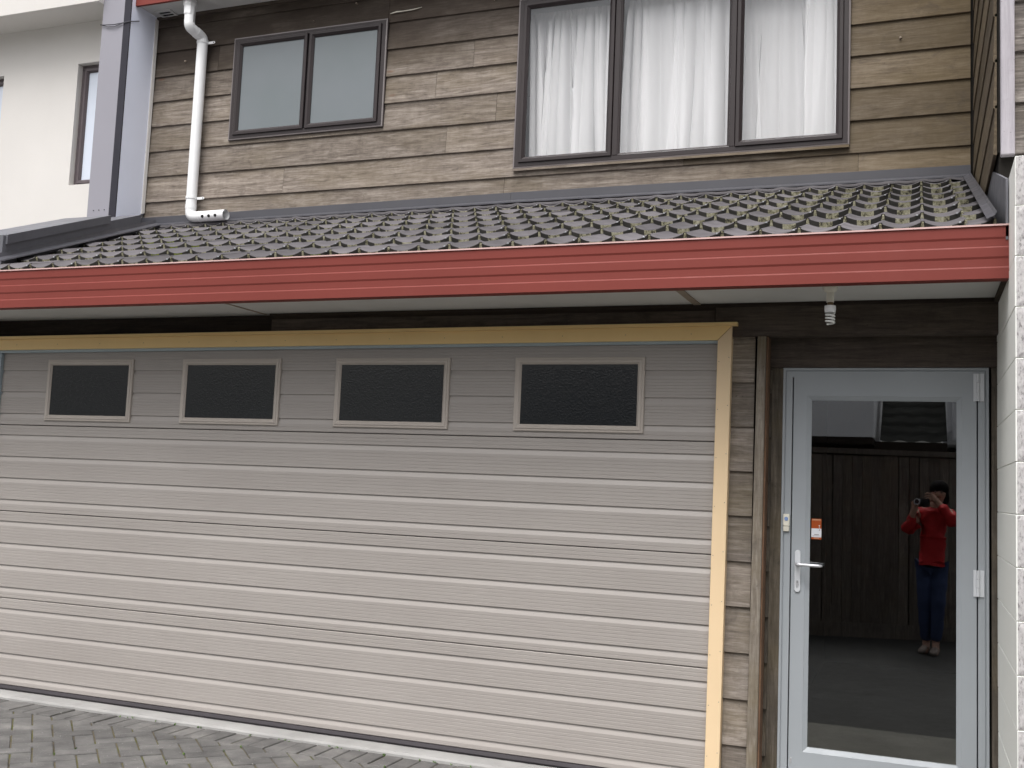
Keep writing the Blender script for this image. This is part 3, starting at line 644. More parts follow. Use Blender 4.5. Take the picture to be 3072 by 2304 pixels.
# ---- garage door
gd = link('garage_door', None, house, (-3.2, 0, 0))
GX0, GX1 = -5.533, -.908
DZ = [.010, .549, 1.0905, 1.6385, 2.16]
tilt = lambda x: 0.0
for k in range(4):
    z0, z1 = DZ[k] + (.0022 if k else .012), DZ[k + 1] - .0022
    H = .546; zt_ = DZ[k + 1]
    gs = [zt_ - f for f in (.063, .200, .337, .474)] if k < 3 else [1.990, 1.852, 1.713]
    prof = [(.03, z0), (.003, z0), (0, z0 + .003)]
    gs = sorted(gs)
    zc = z0 + .003
    for gz in gs + [None]:
        zend = (gz - .029) if gz is not None else z1 - .003
        # fine ribs
        nr = max(1, round((zend - zc) / .0165)); st_ = (zend - zc) / nr
        for q in range(1, nr):
            zz = zc + q * st_; prof += [(0, zz - .0022), (.0016, zz - .0006), (.0016, zz + .0004), (0, zz + .0014)]
        if gz is not None:
            prof += [(0, zend), (.0080, gz - .005), (.0080, gz), (.0, gz + .002)]; zc = gz + .0015
    prof += [(0, z1 - .003), (.003, z1), (.03, z1)]
    obj('door_panel', MB().extx(prof, GX0, GX1), M['garage'], gd)
obj('door_backing', B(GX0, GX1, .0305, .05, .0, 2.2), M['void'], gd)
obj('bottom_seal', MB().extx([(.024, -.003), (-.010, -.003), (-.014, .004), (-.008, .020), (.024, .0215)], GX0, GX1), M['seal'], gd)
for (a_, b_) in ((-5.152, -4.480), (-4.113, -3.425), (-3.061, -2.357), (-1.979, -1.281)):
    obj('window_frame', MB().ring(a_, b_, 1.671, 2.057, [(0, .004), (0, -.008), (.003, -.011), (.011, -.011), (.013, -.014), (.016, -.016), (.025, -.016), (.036, -.006), (.036, .004)]), M['creamframe'], gd)
    obj('window_pane', B(a_ + .034, b_ - .034, -.004, .0, 1.705, 2.023), M['pebble'], gd)
# trim round the garage door
gf = link('garage_door_frame', None, house, (-.89, -.02, 0))
JY0, JY1 = -.034, .022
obj('jamb_board', MB().add([(-.931, JY0, -.03), (-.862, JY0, -.03), (-.845, JY0, 2.2035), (-.9135, JY0, 2.135), (-.931, JY1, -.03), (-.862, JY1, -.03), (-.845, JY1, 2.2035), (-.9135, JY1, 2.135)], [(0, 1, 2, 3), (4, 7, 6, 5), (0, 3, 7, 4), (1, 5, 6, 2), (3, 2, 6, 7), (0, 4, 5, 1)]), M['paleyellow'], gf, bevel=.0015)
zl_, zr_ = 2.1175, 2.1365
obj('head_board', MB().add([(-5.75, JY0 + .0005, zl_), (-.9150, JY0 + .0005, zr_), (-.8465, JY0 + .0005, 2.205), (-5.75, JY0 + .0005, 2.186), (-5.75, JY1, zl_), (-.9150, JY1, zr_), (-.8465, JY1, 2.205), (-5.75, JY1, 2.186)], [(0, 1, 2, 3), (4, 7, 6, 5), (0, 4, 5, 1), (1, 5, 6, 2), (3, 2, 6, 7), (0, 3, 7, 4)]), M['yellow'], gf, bevel=.0012)
mb = MB()
for q in range(9):
    zq = .15 + q * .235; xo = -.931 + .0172 * zq / 2.2
    for dx, dz_ in ((.010, 0), (.058, .02)): mb.tube([(xo + dx, JY0 + .004, zq + dz_), (xo + dx, JY0 - .0012, zq + dz_)], .0024, 6)
for q in range(14):
    xq = -5.4 + q * .335; mb.tube([(xq, JY0 + .004, 2.15 + .0038 * (xq + 5.7)), (xq, JY0 - .0008, 2.15 + .0038 * (xq + 5.7))], .0024, 6)
stuff(obj('nail_heads', mb, M['strip'], gf))
obj('cap_board', MB().hexa([(-5.75, -.052, 2.1865), (-.818, -.052, 2.2055), (-5.75, .003, 2.1865), (-.818, .003, 2.2055), (-5.75, -.050, 2.204), (-.818, -.050, 2.2225), (-5.75, .003, 2.206), (-.818, .003, 2.2245)]), M['yellow'], gf, bevel=.001)
obj('head_jamb', MB().hexa([(-5.75, -.020, 2.100), (-.914, -.020, 2.122), (-5.75, .0, 2.100), (-.914, .0, 2.122), (-5.75, -.020, 2.150), (-.914, -.020, 2.160), (-5.75, .0, 2.150), (-.914, .0, 2.160)]), M['bluegrey'], gf)
obj('side_jamb', B(-5.75, -5.534, -.022, .03, -.02, 2.099), M['bluegrey'], gf)

# ---- pier between garage and entry
for i in range(-1, 10):
    zl = .203 + i * BH; zh = min(zl + BH + .012, 2.1555)
    if zl > 2.15: continue
    board(house, max(zl, -.05), [(-.858, -.738, max(zl, -.05), zh)], M['pier'], .022)
obj('pier_core', B(-.862, -.742, .0265, .30, -.05, 2.155), M['void'], house)
obj('corner_post', MB().hexa([(-.741, -.020, -.05), (-.690, -.020, -.05), (-.741, .07, -.05), (-.690, .07, -.05), (-.723, -.020, 2.1555), (-.682, -.020, 2.1555), (-.723, .07, 2.1555), (-.682, .07, 2.1555)]), M['post'], house, bevel=.003)
obj('cover_strip', MB().hexa([(-.6895, -.014, -.05), (-.680, -.014, -.05), (-.6895, .08, -.05), (-.680, .08, -.05), (-.6815, -.014, 2.155), (-.672, -.014, 2.155), (-.6815, .08, 2.155), (-.672, .08, 2.155)]), M['redpost'], house, bevel=.002)
# entry lining
obj('door_lining', B(-.700, -.611, .094, .13, -.05, 2.012), M['lining'], house, bevel=.002)
for i in range(10):
    zl = .16 + i * BH
    obj('scribed_end', MB().extx([(.092, zl), (.070, zl), (.090, min(zl + BH, 2.0))], -.690, -.663), M['lining'], house) if zl < 1.95 else None
obj('door_lining', B(.319, .356, .094, .13, -.05, 2.012), M['lining'], house, bevel=.002)
obj('head_lining', B(-.70, .356, .090, .13, 2.0145, 2.30), M['beam'], house, bevel=.002)
obj('head_lining', B(-.70, .343, .0555, .0895, 2.20, 2.30), M['beamdark'], house)
# entry door
ed = link('entry_door', None, house, (-.14, .1, 0))
obj('door_frame', MB().ring(-.612, .309, -.10, 2.0135, [(0, .13), (0, .098), (.001, .096), (.012, .096), (.0135, .101), (.0165, .101), (.018, .094), (.046, .094), (.047, .13)]), M['alu'], ed)
obj('rebate', MB().ring(-.565, .262, -.06, 1.967, [(-.001, .118), (.02, .118)]), M['gasket'], ed)
obj('door_leaf', MB().ring(-.5615, .2585, .045, 1.9795 - .016, [(0, .125), (0, .097), (.002, .095), (.075, .095), (.0765, .096), (.096, .108), (.097, .125)]), M['alu'], ed) if False else None
def leaf(mb, x0, x1, z0, z1, st_, bot, top):
    # outer slab ring with unequal stiles/rails, then bevelled glazing bead
    xa, xb, za, zb = x0 + st_, x1 - st_, z0 + bot, z1 - top; e = .002; bd = .021
    loops = [(x0, x1, z0, z1, .125), (x0, x1, z0, z1, .0965), (x0 + e, x1 - e, z0 + e, z1 - e, .0945), (xa, xb, za, zb, .0945), (xa + .001, xb - .001, za + .001, zb - .001, .0965), (xa + bd, xb - bd, za + bd, zb - bd, .108), (xa + bd, xb - bd, za + bd, zb - bd, .125)]
    o = len(mb.v)
    for a_, b_, c_, d_, y in loops: mb.v += [(a_, y, c_), (b_, y, c_), (b_, y, d_), (a_, y, d_)]
    for q in range(len(loops) - 1):
        for i in range(4): j = (i + 1) % 4; mb.face((o + 4 * q + i, o + 4 * q + j, o + 4 * q + 4 + j, o + 4 * q + 4 + i))
    return mb
obj('door_leaf', leaf(MB(), -.5605, .2575, -.04, 1.977, .064, .235, .100), M['alu'], ed)
obj('door_pane', B(-.478, .175, .110, .114, .213, 1.860), M['doorglass'], ed)
mb = MB()   # handle plate with rounded ends, lever, keyhole
def capsule(x0, x1, z0, z1, y0, y1, n=8):
    r_ = (x1 - x0) / 2; cx = (x0 + x1) / 2; pts = [(cx + r_ * math.cos(math.pi * i / n), z1 - r_ + r_ * math.sin(math.pi * i / n)) for i in range(n + 1)] + [(cx - r_ * math.cos(math.pi * i / n), z0 + r_ - r_ * math.sin(math.pi * i / n)) for i in range(n + 1)]
    N_ = len(pts); b_ = MB(); b_.add([(x, y1, z) for x, z in pts] + [(x, y0, z) for x, z in pts], [tuple(range(N_, 2 * N_))] + [(i, (i + 1) % N_, N_ + (i + 1) % N_, N_ + i) for i in range(N_)]); return b_
obj('handle_plate', capsule(-.543, -.516, .934, 1.134, .086, .0945), M['hinge'], ed, bevel=.0015)
mb = MB().tube([(-.529, .088, 1.068), (-.529, .045, 1.068)], .0085, 12)
mb.tube([(-.533, .043, 1.068), (-.52, .040, 1.068), (-.47, .038, 1.067), (-.43, .040, 1.067), (-.412, .044, 1.067)], [.0085, .0088, .0075, .008, .0055], 12)
obj('handle', mb, M['silver'], ed, smooth=True)
obj('lock_cylinder', capsule(-.5355, -.5235, .960, .992, .083, .0862), M['silver'], ed)
obj('keyhole', B(-.5305, -.5285, .8265e-1, .0832, .978, .990), M['gasket'], ed)
for (a_, b_) in ((1.857, 1.985), (.972, 1.090)):
    hb = MB().box(.243, .256, .087, .0942, a_, b_).box(.2685, .288, .087, .0938, a_, b_)
    for q in range(3):
        zz0 = a_ + (b_ - a_) * q / 3 + .001; zz1 = a_ + (b_ - a_) * (q + 1) / 3 - .001
        hb.tube([(.262, .084, zz0), (.262, .084, zz1)], .0075, 10)
    obj('hinge', hb, M['hinge'], ed)
obj('lock_stile_tab', B(-.553, -.545, .0915, .0944, .140, .165), M['silver'], ed)
# hall behind the glass
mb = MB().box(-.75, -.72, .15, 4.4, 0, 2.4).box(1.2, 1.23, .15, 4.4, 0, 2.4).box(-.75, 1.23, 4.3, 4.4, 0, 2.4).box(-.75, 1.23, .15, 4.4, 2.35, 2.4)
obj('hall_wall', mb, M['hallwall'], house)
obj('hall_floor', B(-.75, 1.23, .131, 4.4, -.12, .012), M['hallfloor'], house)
obj('door_step', B(-.70, .343, -.02, .1305, -.12, -.0085), M['concrete'], house)

# ================================================================ DOWNPIPE
dp = thing('downpipe', 'white plastic downpipe with a kinked top and a holed spreader at its foot', 'downpipe', (-5.50, 1.72, 3.4))
PY = 1.725; PX = -5.508; pr = .043
def arc(p0, p1, p2, n=6):
    return [tuple(Vector(p0).lerp(Vector(p1), t / n).lerp(Vector(p1).lerp(Vector(p2), t / n), t / n)) for t in range(n + 1)]
top = (-5.554, 1.58, 5.25); k1 = (-5.551, 1.585, 4.995); k2 = (-5.520, PY, 4.952)
V = lambda a_, b_, t: tuple(Vector(a_).lerp(Vector(b_), t))
path = [top, V(top, k1, .9)] + arc(V(top, k1, .9), k1, V(k1, k2, .16)) + arc(V(k1, k2, .80), k2, (-5.520, PY, 4.925))
foot = (-5.520, PY, 3.44); end = (-5.155, PY - .025, 3.437)
path += [(-5.520, PY, 3.54)] + arc((-5.520, PY, 3.49), foot, (-5.45, PY - .004, 3.44)) + [(-5.30, PY - .015, 3.438), end]
pp = MB().tube(path, pr, 18, cap=False); pp.tube([end, V(end, (-5.30, PY - .015, 3.438), .5)], pr - .004, 18, cap=False)
obj('pipe', pp, M['white'], dp, smooth=True)
obj('outlet_socket', MB().lathe(top[:2], [(.046, 5.09), (.0465, 5.155), (.056, 5.170), (.056, 5.25), (.040, 5.252)], 8), M['white'], dp, bevel=.002)
def collar(p, q, r=.0455): obj('pipe_collar', MB().tube([p, q], r, 18), M['white'], dp, smooth=False)
collar(V(k1, k2, .48), V(k1, k2, .72)); collar((-5.520, PY, 4.935), (-5.520, PY, 4.90)); collar((-5.520, PY, 3.545), (-5.520, PY, 3.51)); collar((-5.42, PY - .006, 3.4395), (-5.405, PY - .0075, 3.4395))
for (zz, x_) in ((4.912, -5.520), (3.60, -5.520)):
    bk = MB().tube([(x_, PY, zz - .009), (x_, PY, zz + .009)], .0475, 18); bk.add(capsule(-.01, .01, 0, .075, 0, .004).v, capsule(-.01, .01, 0, .075, 0, .004).f)
    nfl = len(capsule(-.01, .01, 0, .075, 0, .004).v)
    for q in range(len(bk.v) - nfl, len(bk.v)):
        x, y, z = bk.v[q]; bk.v[q] = (x_ + .036 + z, PY + .016 + y, zz + x)
    obj('bracket', bk, M['white'], dp)
    obj('screw', MB().tube([(x_ + .098, PY + .0165, zz), (x_ + .098, PY + .0135, zz)], .0045, 8), M['gasket'], dp)
for x_ in (-5.365, -5.30, -5.235):
    c0 = Vector((x_, PY - .015 - (x_ + 5.30) * .069, 3.438)); dr = Vector((.10, -.94, -.22)).normalized()
    mb = MB().tube([tuple(c0 + dr * (pr - .006)), tuple(c0 + dr * (pr + .003))], .0125, 12)
    obj('drain_hole', mb, M['gasket'], dp)

# ================================================================ PARTY WALL + NEIGHBOUR (left)
pw = thing('party_wall', 'pale lilac and grey fin wall with dark metal cappings between two townhouses', 'wall', (-6.2, 1.5, 3.3))
YB = 1.462
obj('side_panel', MB().hexa([(-6.066, YB + .004, 3.372), (-6.046, YB + .004, 3.372), (-6.066, D1 + .01, 3.517), (-6.046, D1 - .026, 3.512), (-6.066, YB + .004, 5.75), (-6.046, YB + .004, 5.75), (-6.066, D1 + .01, 5.75), (-6.046, D1 - .026, 5.75)]), M['lilac'], pw)
obj('corner_bead', MB().hexa([(-6.046, D1 - .052, 3.506), (-6.036, D1 - .052, 3.506), (-6.046, D1 - .0265, 3.516), (-6.030, D1 - .0265, 3.516), (-6.046, D1 - .052, 5.19), (-6.036, D1 - .052, 5.19), (-6.046, D1 - .0265, 5.19), (-6.030, D1 - .0265, 5.19)]), M['stucco'], pw)
obj('corner_flashing', B(-6.112, -6.045, YB - .006, YB + .0035, 3.33, 5.75), M['darkstrip'], pw)
obj('front_panel', B(-6.336, -6.1125, YB - .003, YB + .02, 3.40, 5.75), M['greypanel'], pw)
obj('fin_core', B(-6.336, -6.0665, YB + .021, 2.4, 3.2, 5.75), M['stucco'], pw)
mb = MB()
for x_ in (-6.27, -6.215, -6.16): mb.tube([(x_, YB - .002, 3.47), (x_, YB - .007, 3.47)], .004, 7)
stuff(obj('rivets', mb, M['gasket'], pw))
obj('lower_wall', B(-6.2, -5.752, -.24, 1.4, -.12, 2.439), M['stucco'], pw)
# raked parapet running down the roof edge
def rk(y, off=0.0): return rake_x(y) + off
ya, yb = -.268, 1.46
def zr(y): return RZ0 + (y - RY0) * math.tan(SL)
def sec(y, off, z0, z1, wd=.45): return [(rk(y, off), y, z0), (rk(y, off) - wd, y, z0), (rk(y, off), y, z1), (rk(y, off) - wd, y, z1)]
def prism(secs):
    mb = MB(); v = [p for s_ in secs for p in s_]; mb.add(v, [(0, 1, 3, 2), (4, 6, 7, 5), (0, 2, 6, 4), (1, 5, 7, 3), (2, 3, 7, 6), (0, 4, 5, 1)]); return mb
obj('upstand_flashing', prism([sec(ya + .004, -.012, 2.44, 2.754), sec(1.0, -.012, 3.0, 3.222)]), M['cap'], pw)
obj('capping', prism([sec(ya, .0, 2.7525, 2.812), sec(1.0, .0, 3.2200, 3.2800)]), M['cap'], pw)
obj('upstand_flashing', prism([sec(1.001, -.014, 3.0, 3.236, .36), sec(1.505, -.014, 3.2, 3.422, .25)]), M['cap'], pw)
obj('front_flashing', B(-6.9, -5.32, ya - .02, ya + .003, 2.42, 2.805), M['cap'], pw)
mb = MB(); v = []
for y in (-.62, D1 - .05):   # soaker strip dressed onto the tiles
    for off, dz_ in ((-.013, .055), (.0, .028), (.055, .016), (.060, .008)): v.append((rk(y, off), y, zr(y) + dz_))
mb.add(v, [(i, i + 1, i + 5, i + 4) for i in range(3)])
obj('soaker_flashing', mb, M['flash'], pw)
cb = MB().tube([(-6.345, YB - .012, 5.045), (-6.30, YB - .018, 5.038), (-6.20, YB - .016, 5.030), (-6.105, YB - .014, 5.035), (-6.04, YB - .010, 5.040), (-6.037, YB + .09, 5.085)], .0042, 7)
cb.tube([(-6.335, YB - .012, 5.043), (-6.26, YB - .016, 5.018), (-6.19, YB - .018, 5.012), (-6.11, YB - .014, 5.034)], .003, 6)
tag(obj('cable', cb, M['cable']), 'thin dark cable slung round the grey fin wall under the upper eave', 'cable')

nh = thing('stucco_house', 'cream stucco townhouse behind the grey fin wall at the left edge', 'house', (-7.4, 1.8, 0))
YN = 1.72
NW = [(-6.812, -6.30, 3.79, 4.868), (-8.40, -7.655, 3.79, 4.848)]
obj('wall', wall_open(-9.5, -6.337, -.12, 5.26, YN, YN + .2, NW), M['stucco'], nh)
obj('eave_beam', MB().extx([(1.40, 5.232), (1.415, 5.228), (YN + .2, 5.245), (YN + .2, 5.9), (1.40, 5.9)], -9.5, -6.337), M['stucco'], nh)
for (a_, b_, c_, d_) in NW:
    w_ = link('window', None, nh, ((a_ + b_) / 2, YN, c_))
    yy = YN + .055
    obj('frame', MB().ring(a_ + .001, b_ - .001, c_ + .001, d_ - .001, [(0, yy + .08), (0, yy), (.018, yy), (.020, yy + .004), (.024, yy + .004), (.026, yy - .004), (.048, yy - .004), (.050, yy), (.060, yy + .016), (.060, yy + .05)]), M['frame'] if not M else plain('bronze_frame', (0.10, 0.082, 0.088), 0.4, 0.4, 0.05), w_)
    obj('pane', B(a_ + .058, b_ - .058, yy + .022, yy + .027, c_ + .058, d_ - .058), M['skypane'], w_)

# ================================================================ BLOCK WALL + TIMBER WING (right)
bw = thing('block_wall', 'white painted concrete block fin wall beside the glass entry door', 'wall', (.5, -.4, 0))
BX = .343; BF = -.872; CH = .1935
ztop = 2.712; zz = 2.130 - 12 * CH
i = 0
while zz < ztop - .01:
    z0, z1 = zz, min(zz + CH, ztop)
    jx = random.uniform(-.001, .001)
    nfr = 14
    mb = MB().box(BX + jx, BX + .195, BF + .004, .135, z0 + .0012, z1 - .0012, 0)
    o_ = obj('block', mb, M['block'], bw, bevel=.002)
    # rough front face, as a displaced grid standing just proud
    fr = MB(); nxg, nzg = 10, 10
    for a_ in range(nxg + 1):
        for b_ in range(nzg + 1):
            x = BX + .004 + .187 * a_ / nxg; z = z0 + .003 + (z1 - z0 - .006) * b_ / nzg
            edge = a_ in (0, nxg) or b_ in (0, nzg)
            fr.v.append((x, BF + .0035 if edge else BF + .001 - .0022 * (noise.noise(Vector((x * 40, 0, z * 40))) + .3), z))
    for a_ in range(nxg):
        for b_ in range(nzg): q = a_ * (nzg + 1) + b_; fr.face((q, q + 1, q + nzg + 2, q + nzg + 1))
    obj('block_end', fr, M['blockend'], o_)
    mb2 = MB().box(BX + .2, BX + .6, BF + .002, .135, z0 + .0022, z1 - .0022, 0)
    obj('block', mb2, [M['blockend']], bw, bevel=.002)
    zz += CH; i += 1
obj('mortar', B(BX + .0035, BX + .595, BF + .010, .13, -.12, ztop - .006), M['block'], bw)

wg = thing('timber_wing', 'dark weatherboard wing projecting above the white block wall at the right edge', 'house', (.6, .8, 2.9))
for i in range(-3, 9):
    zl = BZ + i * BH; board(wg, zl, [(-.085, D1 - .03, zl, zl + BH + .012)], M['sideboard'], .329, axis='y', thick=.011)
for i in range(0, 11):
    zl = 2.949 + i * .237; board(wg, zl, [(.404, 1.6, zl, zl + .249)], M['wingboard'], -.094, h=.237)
obj('corner_post', B(.346, .4035, -.130, -.085, 2.945, 5.6), M['palepost'], wg, bevel=.003)
obj('lower_wall', B(.945, 2.6, -.02, .13, -.12, 2.715), M['wingboard'], wg)
obj('wing_core', MB().box(.336, 1.6, -.084, 2.6, 2.97, 5.7), M['void'], wg)
obj('wing_flashing', MB().hexa([(.331, -.60, 2.45), (.341, -.60, 2.45), (.331, D1, 2.7), (.341, D1, 2.7), (.331, -.60, 2.70), (.341, -.60, 2.70), (.331, D1, 3.5), (.341, D1, 3.5)]), M['cap'], wg)
obj('wing_underside', B(.3415, 1.6, -.08, 1.7, 2.72, 2.968), M['void'], wg)

# ================================================================ SMALL FITTINGS
lf = thing('porch_light', 'bare spiral bulb in a white batten holder under the eave soffit', 'light fitting', (-.358, -.402, 2.31))
LC = (-.358, -.402)
obj('holder_base', MB().lathe(LC, [(.030, 2.3198), (.0315, 2.310), (.030, 2.302), (.024, 2.293), (.017, 2.289)], 24), M['cream'], lf, smooth=True)
obj('holder_neck', MB().lathe(LC, [(.0165, 2.291), (.0165, 2.246), (.012, 2.2445)], 20), M['cream'], lf, smooth=True)
obj('bulb_cap', MB().lathe(LC, [(.0125, 2.2455), (.0140, 2.238), (.0145, 2.230)], 16), M['brass'], lf, smooth=True)
obj('bulb_base', MB().lathe(LC, [(.0140, 2.2305), (.0240, 2.2295), (.0248, 2.215), (.0225, 2.200), (.001, 2.199)], 22), M['white'], lf)
sp_ = []
for q in range(0, 121):
    t = q / 120; an = 2 * math.pi * 3.6 * t; r_ = .0178 * (1.0 if t < .82 else math.sqrt(max(.05, 1 - ((t - .82) / .19) ** 2)))
    sp_.append((LC[0] + r_ * math.cos(an), LC[1] + r_ * math.sin(an), 2.197 - .050 * t))
obj('spiral_tube', MB().tube(sp_, .0046, 8), M['bulb'], lf, smooth=True)

db = thing('doorbell', 'cream push button doorbell with a blue button on the door frame', 'doorbell', (-.585, .09, 1.25))
obj('bell_case', MB().hexa([(-.600, .078, 1.245), (-.570, .078, 1.245), (-.601, .0938, 1.245), (-.569, .0938, 1.245), (-.600, .080, 1.303), (-.570, .080, 1.303), (-.601, .0938, 1.303), (-.569, .0938, 1.303)]), M['cream'], db, bevel=.003)
obj('bell_base', MB().hexa([(-.598, .081, 1.220), (-.572, .081, 1.220), (-.599, .0938, 1.219), (-.571, .0938, 1.219), (-.599, .079, 1.2438), (-.571, .079, 1.2438), (-.600, .0938, 1.2438), (-.570, .0938, 1.2438)]), M['cream'], db, bevel=.002)
obj('button', MB().tube([(-.585, .079, 1.280), (-.585, .0755, 1.280)], [.0095, .0085], 16), M['blue'], db)

stc = thing('sticker', 'small orange and white sticker inside the glass door beside the handle', 'sticker', (-.447, .108, 1.19))
sx0, sx1 = -.4695, -.4235
obj('orange_field', B(sx0, sx1, .1085, .1093, 1.1885, 1.2865), M['orange'], stc)
obj('white_field', B(sx0, sx1 + .0002, .1079, .10845, 1.1985, 1.2400), M['paper'], stc)
mb = MB()
xx = sx0 + .004
while xx < sx1 - .006:
    wl = random.uniform(.003, .006); mb.box(xx, xx + wl, .1080, .10845, 1.2795, 1.2840); xx += wl + .0012
xx = sx0 + .012
while xx < sx1 - .012: mb.box(xx, xx + .003, .1080, .10845, 1.1915, 1.1955); xx += .0042
mb.box(sx0 + .001, sx1 - .001, .1081, .10845, 1.2768, 1.2776)
obj('print_strip', mb, M['palebrown'], stc)
mb = MB(); xx = sx0 + .014
while xx < sx1 - .014: mb.box(xx, xx + .0025, .1074, .1078, 1.209, 1.2125); xx += .0035
mb.box(sx0 + .006, sx1 - .004, .1074, .1078, 1.2045, 1.2055)
obj('ink_lines', mb, M['ink'], stc)
A2 = [(0, 0), (.004, .005), (.0005, .0085), (-.003, .0045), (-.001, .004), (.0015, -.004), (.003, -.013), (.001, -.013), (-.0005, -.004)]
obj('arrow', MB().add([(-.4335 + x, .1072, 1.249 + z) for x, z in A2] + [(-.4335 + x, .1078, 1.249 + z) for x, z in A2], [(0, 1, 2, 3, 4, 8), (8, 5, 6, 7), (0, 8, 5)]), M['paper'], stc)
obj('arrow_tail', MB().add([(-.4315, .1072, 1.2395), (-.4295, .1072, 1.2395), (-.4325, .1072, 1.229), (-.435, .1072, 1.2295)], [(0, 1, 2, 3)]), M['ink'], stc)

# ================================================================ NET CURTAINS
def curtain(name, label, x0, x1, z0, z1, y, folds, amp, over, seed, head=0.045):
    """gathered sheer: folds of uneven width that lap over themselves, so that two or three layers read whiter than one"""
    rnd = random.Random(seed); mb = MB(); per = 14; nv = 30
    wd_ = [rnd.choice((.35, .5, .7, 1.0, 1.9, 2.6)) for _ in range(folds)]; tot = sum(wd_); edges = [0]
    for q in wd_: edges.append(edges[-1] + q / tot)
    lap = [rnd.uniform(.2, 1.0) for _ in range(folds)]; dep = [rnd.uniform(.5, 1.4) for _ in range(folds)]
    d0 = [rnd.gauss(0, .018) for _ in range(folds + 1)]; dv_ = [rnd.gauss(0, .038) for _ in range(folds + 1)]; kk = [rnd.uniform(.5, 1.6) for _ in range(folds + 1)]
    us = [(k_, q / per) for k_ in range(folds) for q in range(per)] + [(folds - 1, 1.0)]
    for j in range(nv + 1):
        v = j / nv; z = z1 + (z0 - z1) * v
        spread = min(1.0, .35 + 1.1 * v)
        for k_, f in us:
            w0 = edges[k_ + 1] - edges[k_]
            base_ = edges[k_] + w0 * f
            off = d0[k_] * (1 - f) + d0[k_ + 1] * f + (dv_[k_] * (1 - f) + dv_[k_ + 1] * f) * v ** (kk[k_])
            ov = over * .022 * lap[k_] * math.sin(2 * math.pi * f) * spread
            x = x0 + (x1 - x0) * base_ + off + ov
            yy = y + amp * dep[k_] * (.5 - .5 * math.cos(2 * math.pi * f)) * (.5 + .5 * spread) - amp * .5 + .003 * noise.noise(Vector((base_ * 20, v * 2.5, seed)))
            if v < head: yy = y + .006 * math.sin(base_ * 260)
            mb.v.append((min(max(x, x0 - .012), x1 + .012), yy, z))
    m_ = len(us)
    for j in range(nv):
        for i in range(m_ - 1): q = j * m_ + i; mb.face((q, q + 1, q + m_ + 1, q + m_))
    o = obj(name, mb, M['net'], smooth=True); return tag(o, label, 'curtain', 'net curtains behind the large upstairs window')
YC = D1 + .13
curtain('net_curtain', 'white net curtain with narrow folds behind the left sash of the large window', -2.72, -1.985, 3.69, 4.895, YC, 15, .050, 1.5, 3)
curtain('net_curtain', 'white net curtain with broad open folds behind the middle pane of the large window', -1.980, -1.172, 3.69, 4.90, YC, 14, .055, 1.6, 8)
curtain('net_curtain', 'greyish net curtain hanging almost flat behind the right sash of the large window', -1.168, -.60, 3.69, 4.88, YC, 8, .018, .35, 5)
o = curtain('net_curtain', 'bright white curtain edge gathered at the right end of the large window', -.70, -.45, 3.69, 4.88, YC - .055, 5, .016, .9, 11)

# ================================================================ BEHIND THE CAMERA (seen in the door glass)
fn = thing('paling_fence', 'tall weathered paling fence with a flat rail cap, mirrored in the door glass', 'fence', (-.3, -6.35, 0))
fd = Vector((1, -.31, 0)).normalized(); fnm = Vector((-.31 * -1, 1, 0)).normalized()
F0 = Vector((-.219, -6.35, 0)); fang = math.atan2(fd.y, fd.x)
pm = B(-.0465, .0465, -.010, .010, 0, 1.80).mesh('paling', [M['fence']]); 
s_ = -3.2; q = 0
while s_ < 3.2:
    c_ = F0 + fd * s_
    link('paling', pm, fn, (c_.x, c_.y, .04), (0, random.uniform(-.006, .006), fang + random.uniform(-.01, .01)))
    s_ += .0945 + random.choice((0, .001, .002, .005, .016)); q += 1
s_ = -3.22
while s_ < 3.2:   # second, overlapping row
    c_ = F0 + fd * s_ - fnm * .030; link('paling', pm, fn, (c_.x + .03, c_.y, .04), (0, random.uniform(-.006, .006), fang)); s_ += random.choice((.205, .41, .3))
def along(mb_box, name): return obj(name, mb_box, M['fence'], fn, loc=(F0.x, F0.y, 0), rot=(0, 0, fang))
along(B(-3.3, 3.3, -.045, .035, 1.858, 1.912), 'fence_cap'); along(B(-3.3, 3.3, .0125, .034, -.12, .12), 'kickboard')
along(B(-3.3, 3.3, -.075, -.042, .45, .53), 'rail'); along(B(-3.3, 3.3, -.075, -.042, 1.45, 1.53), 'rail')
for x_ in (-2.4, 0, 2.4): along(B(x_ - .05, x_ + .05, -.18, -.08, -.1, 1.85), 'fence_post')

oh = thing('white_house', 'white walled house with a dark tiled roof mirrored above the fence in the door glass', 'house', (-.5, -10, 0))
obj('wall', MB().box(-6.5, -.52, -12.5, -9.0, 2.19, 3.7), M['whitewall'], oh)
obj('soffit', B(-6.5, -.53, -11.5, -9.0, 2.10, 2.188), M['beamdark'], oh)
obj('wall', MB().box(.37, 5.5, -12.5, -9.6, 2.15, 3.7), M['whitewall'], oh)
obj('wall', MB().box(-6.5, 5.5, -12.6, -10.4, -.1, 2.08), M['beamdark'], oh)
mb = MB(); nxw, nyw = 60, 48
for j in range(nyw + 1):
    t = j / nyw; y = -9.3 - 3.2 * t; st_ = (t * 12) % 1.0
    for i in range(nxw + 1):
        x = -.45 + .82 * i / nxw; mb.v.append((x, y, 2.16 + 1.75 * t - .03 * st_ + .012 * math.sin(x * 2 * math.pi / .27)))
for j in range(nyw):
    for i in range(nxw): q = j * (nxw + 1) + i; mb.face((q, q + 1, q + nxw + 2, q + nxw + 1))
obj('roof', mb, M['darkroof'], oh); obj('fascia', B(-.52, .369, -9.42, -9.28, 1.6, 2.15), M['beamdark'], oh)
obj('downpipe', MB().tube([(.47, -9.55, 2.2), (.47, -9.55, 3.65)], .04, 10), M['whitewall'], oh)

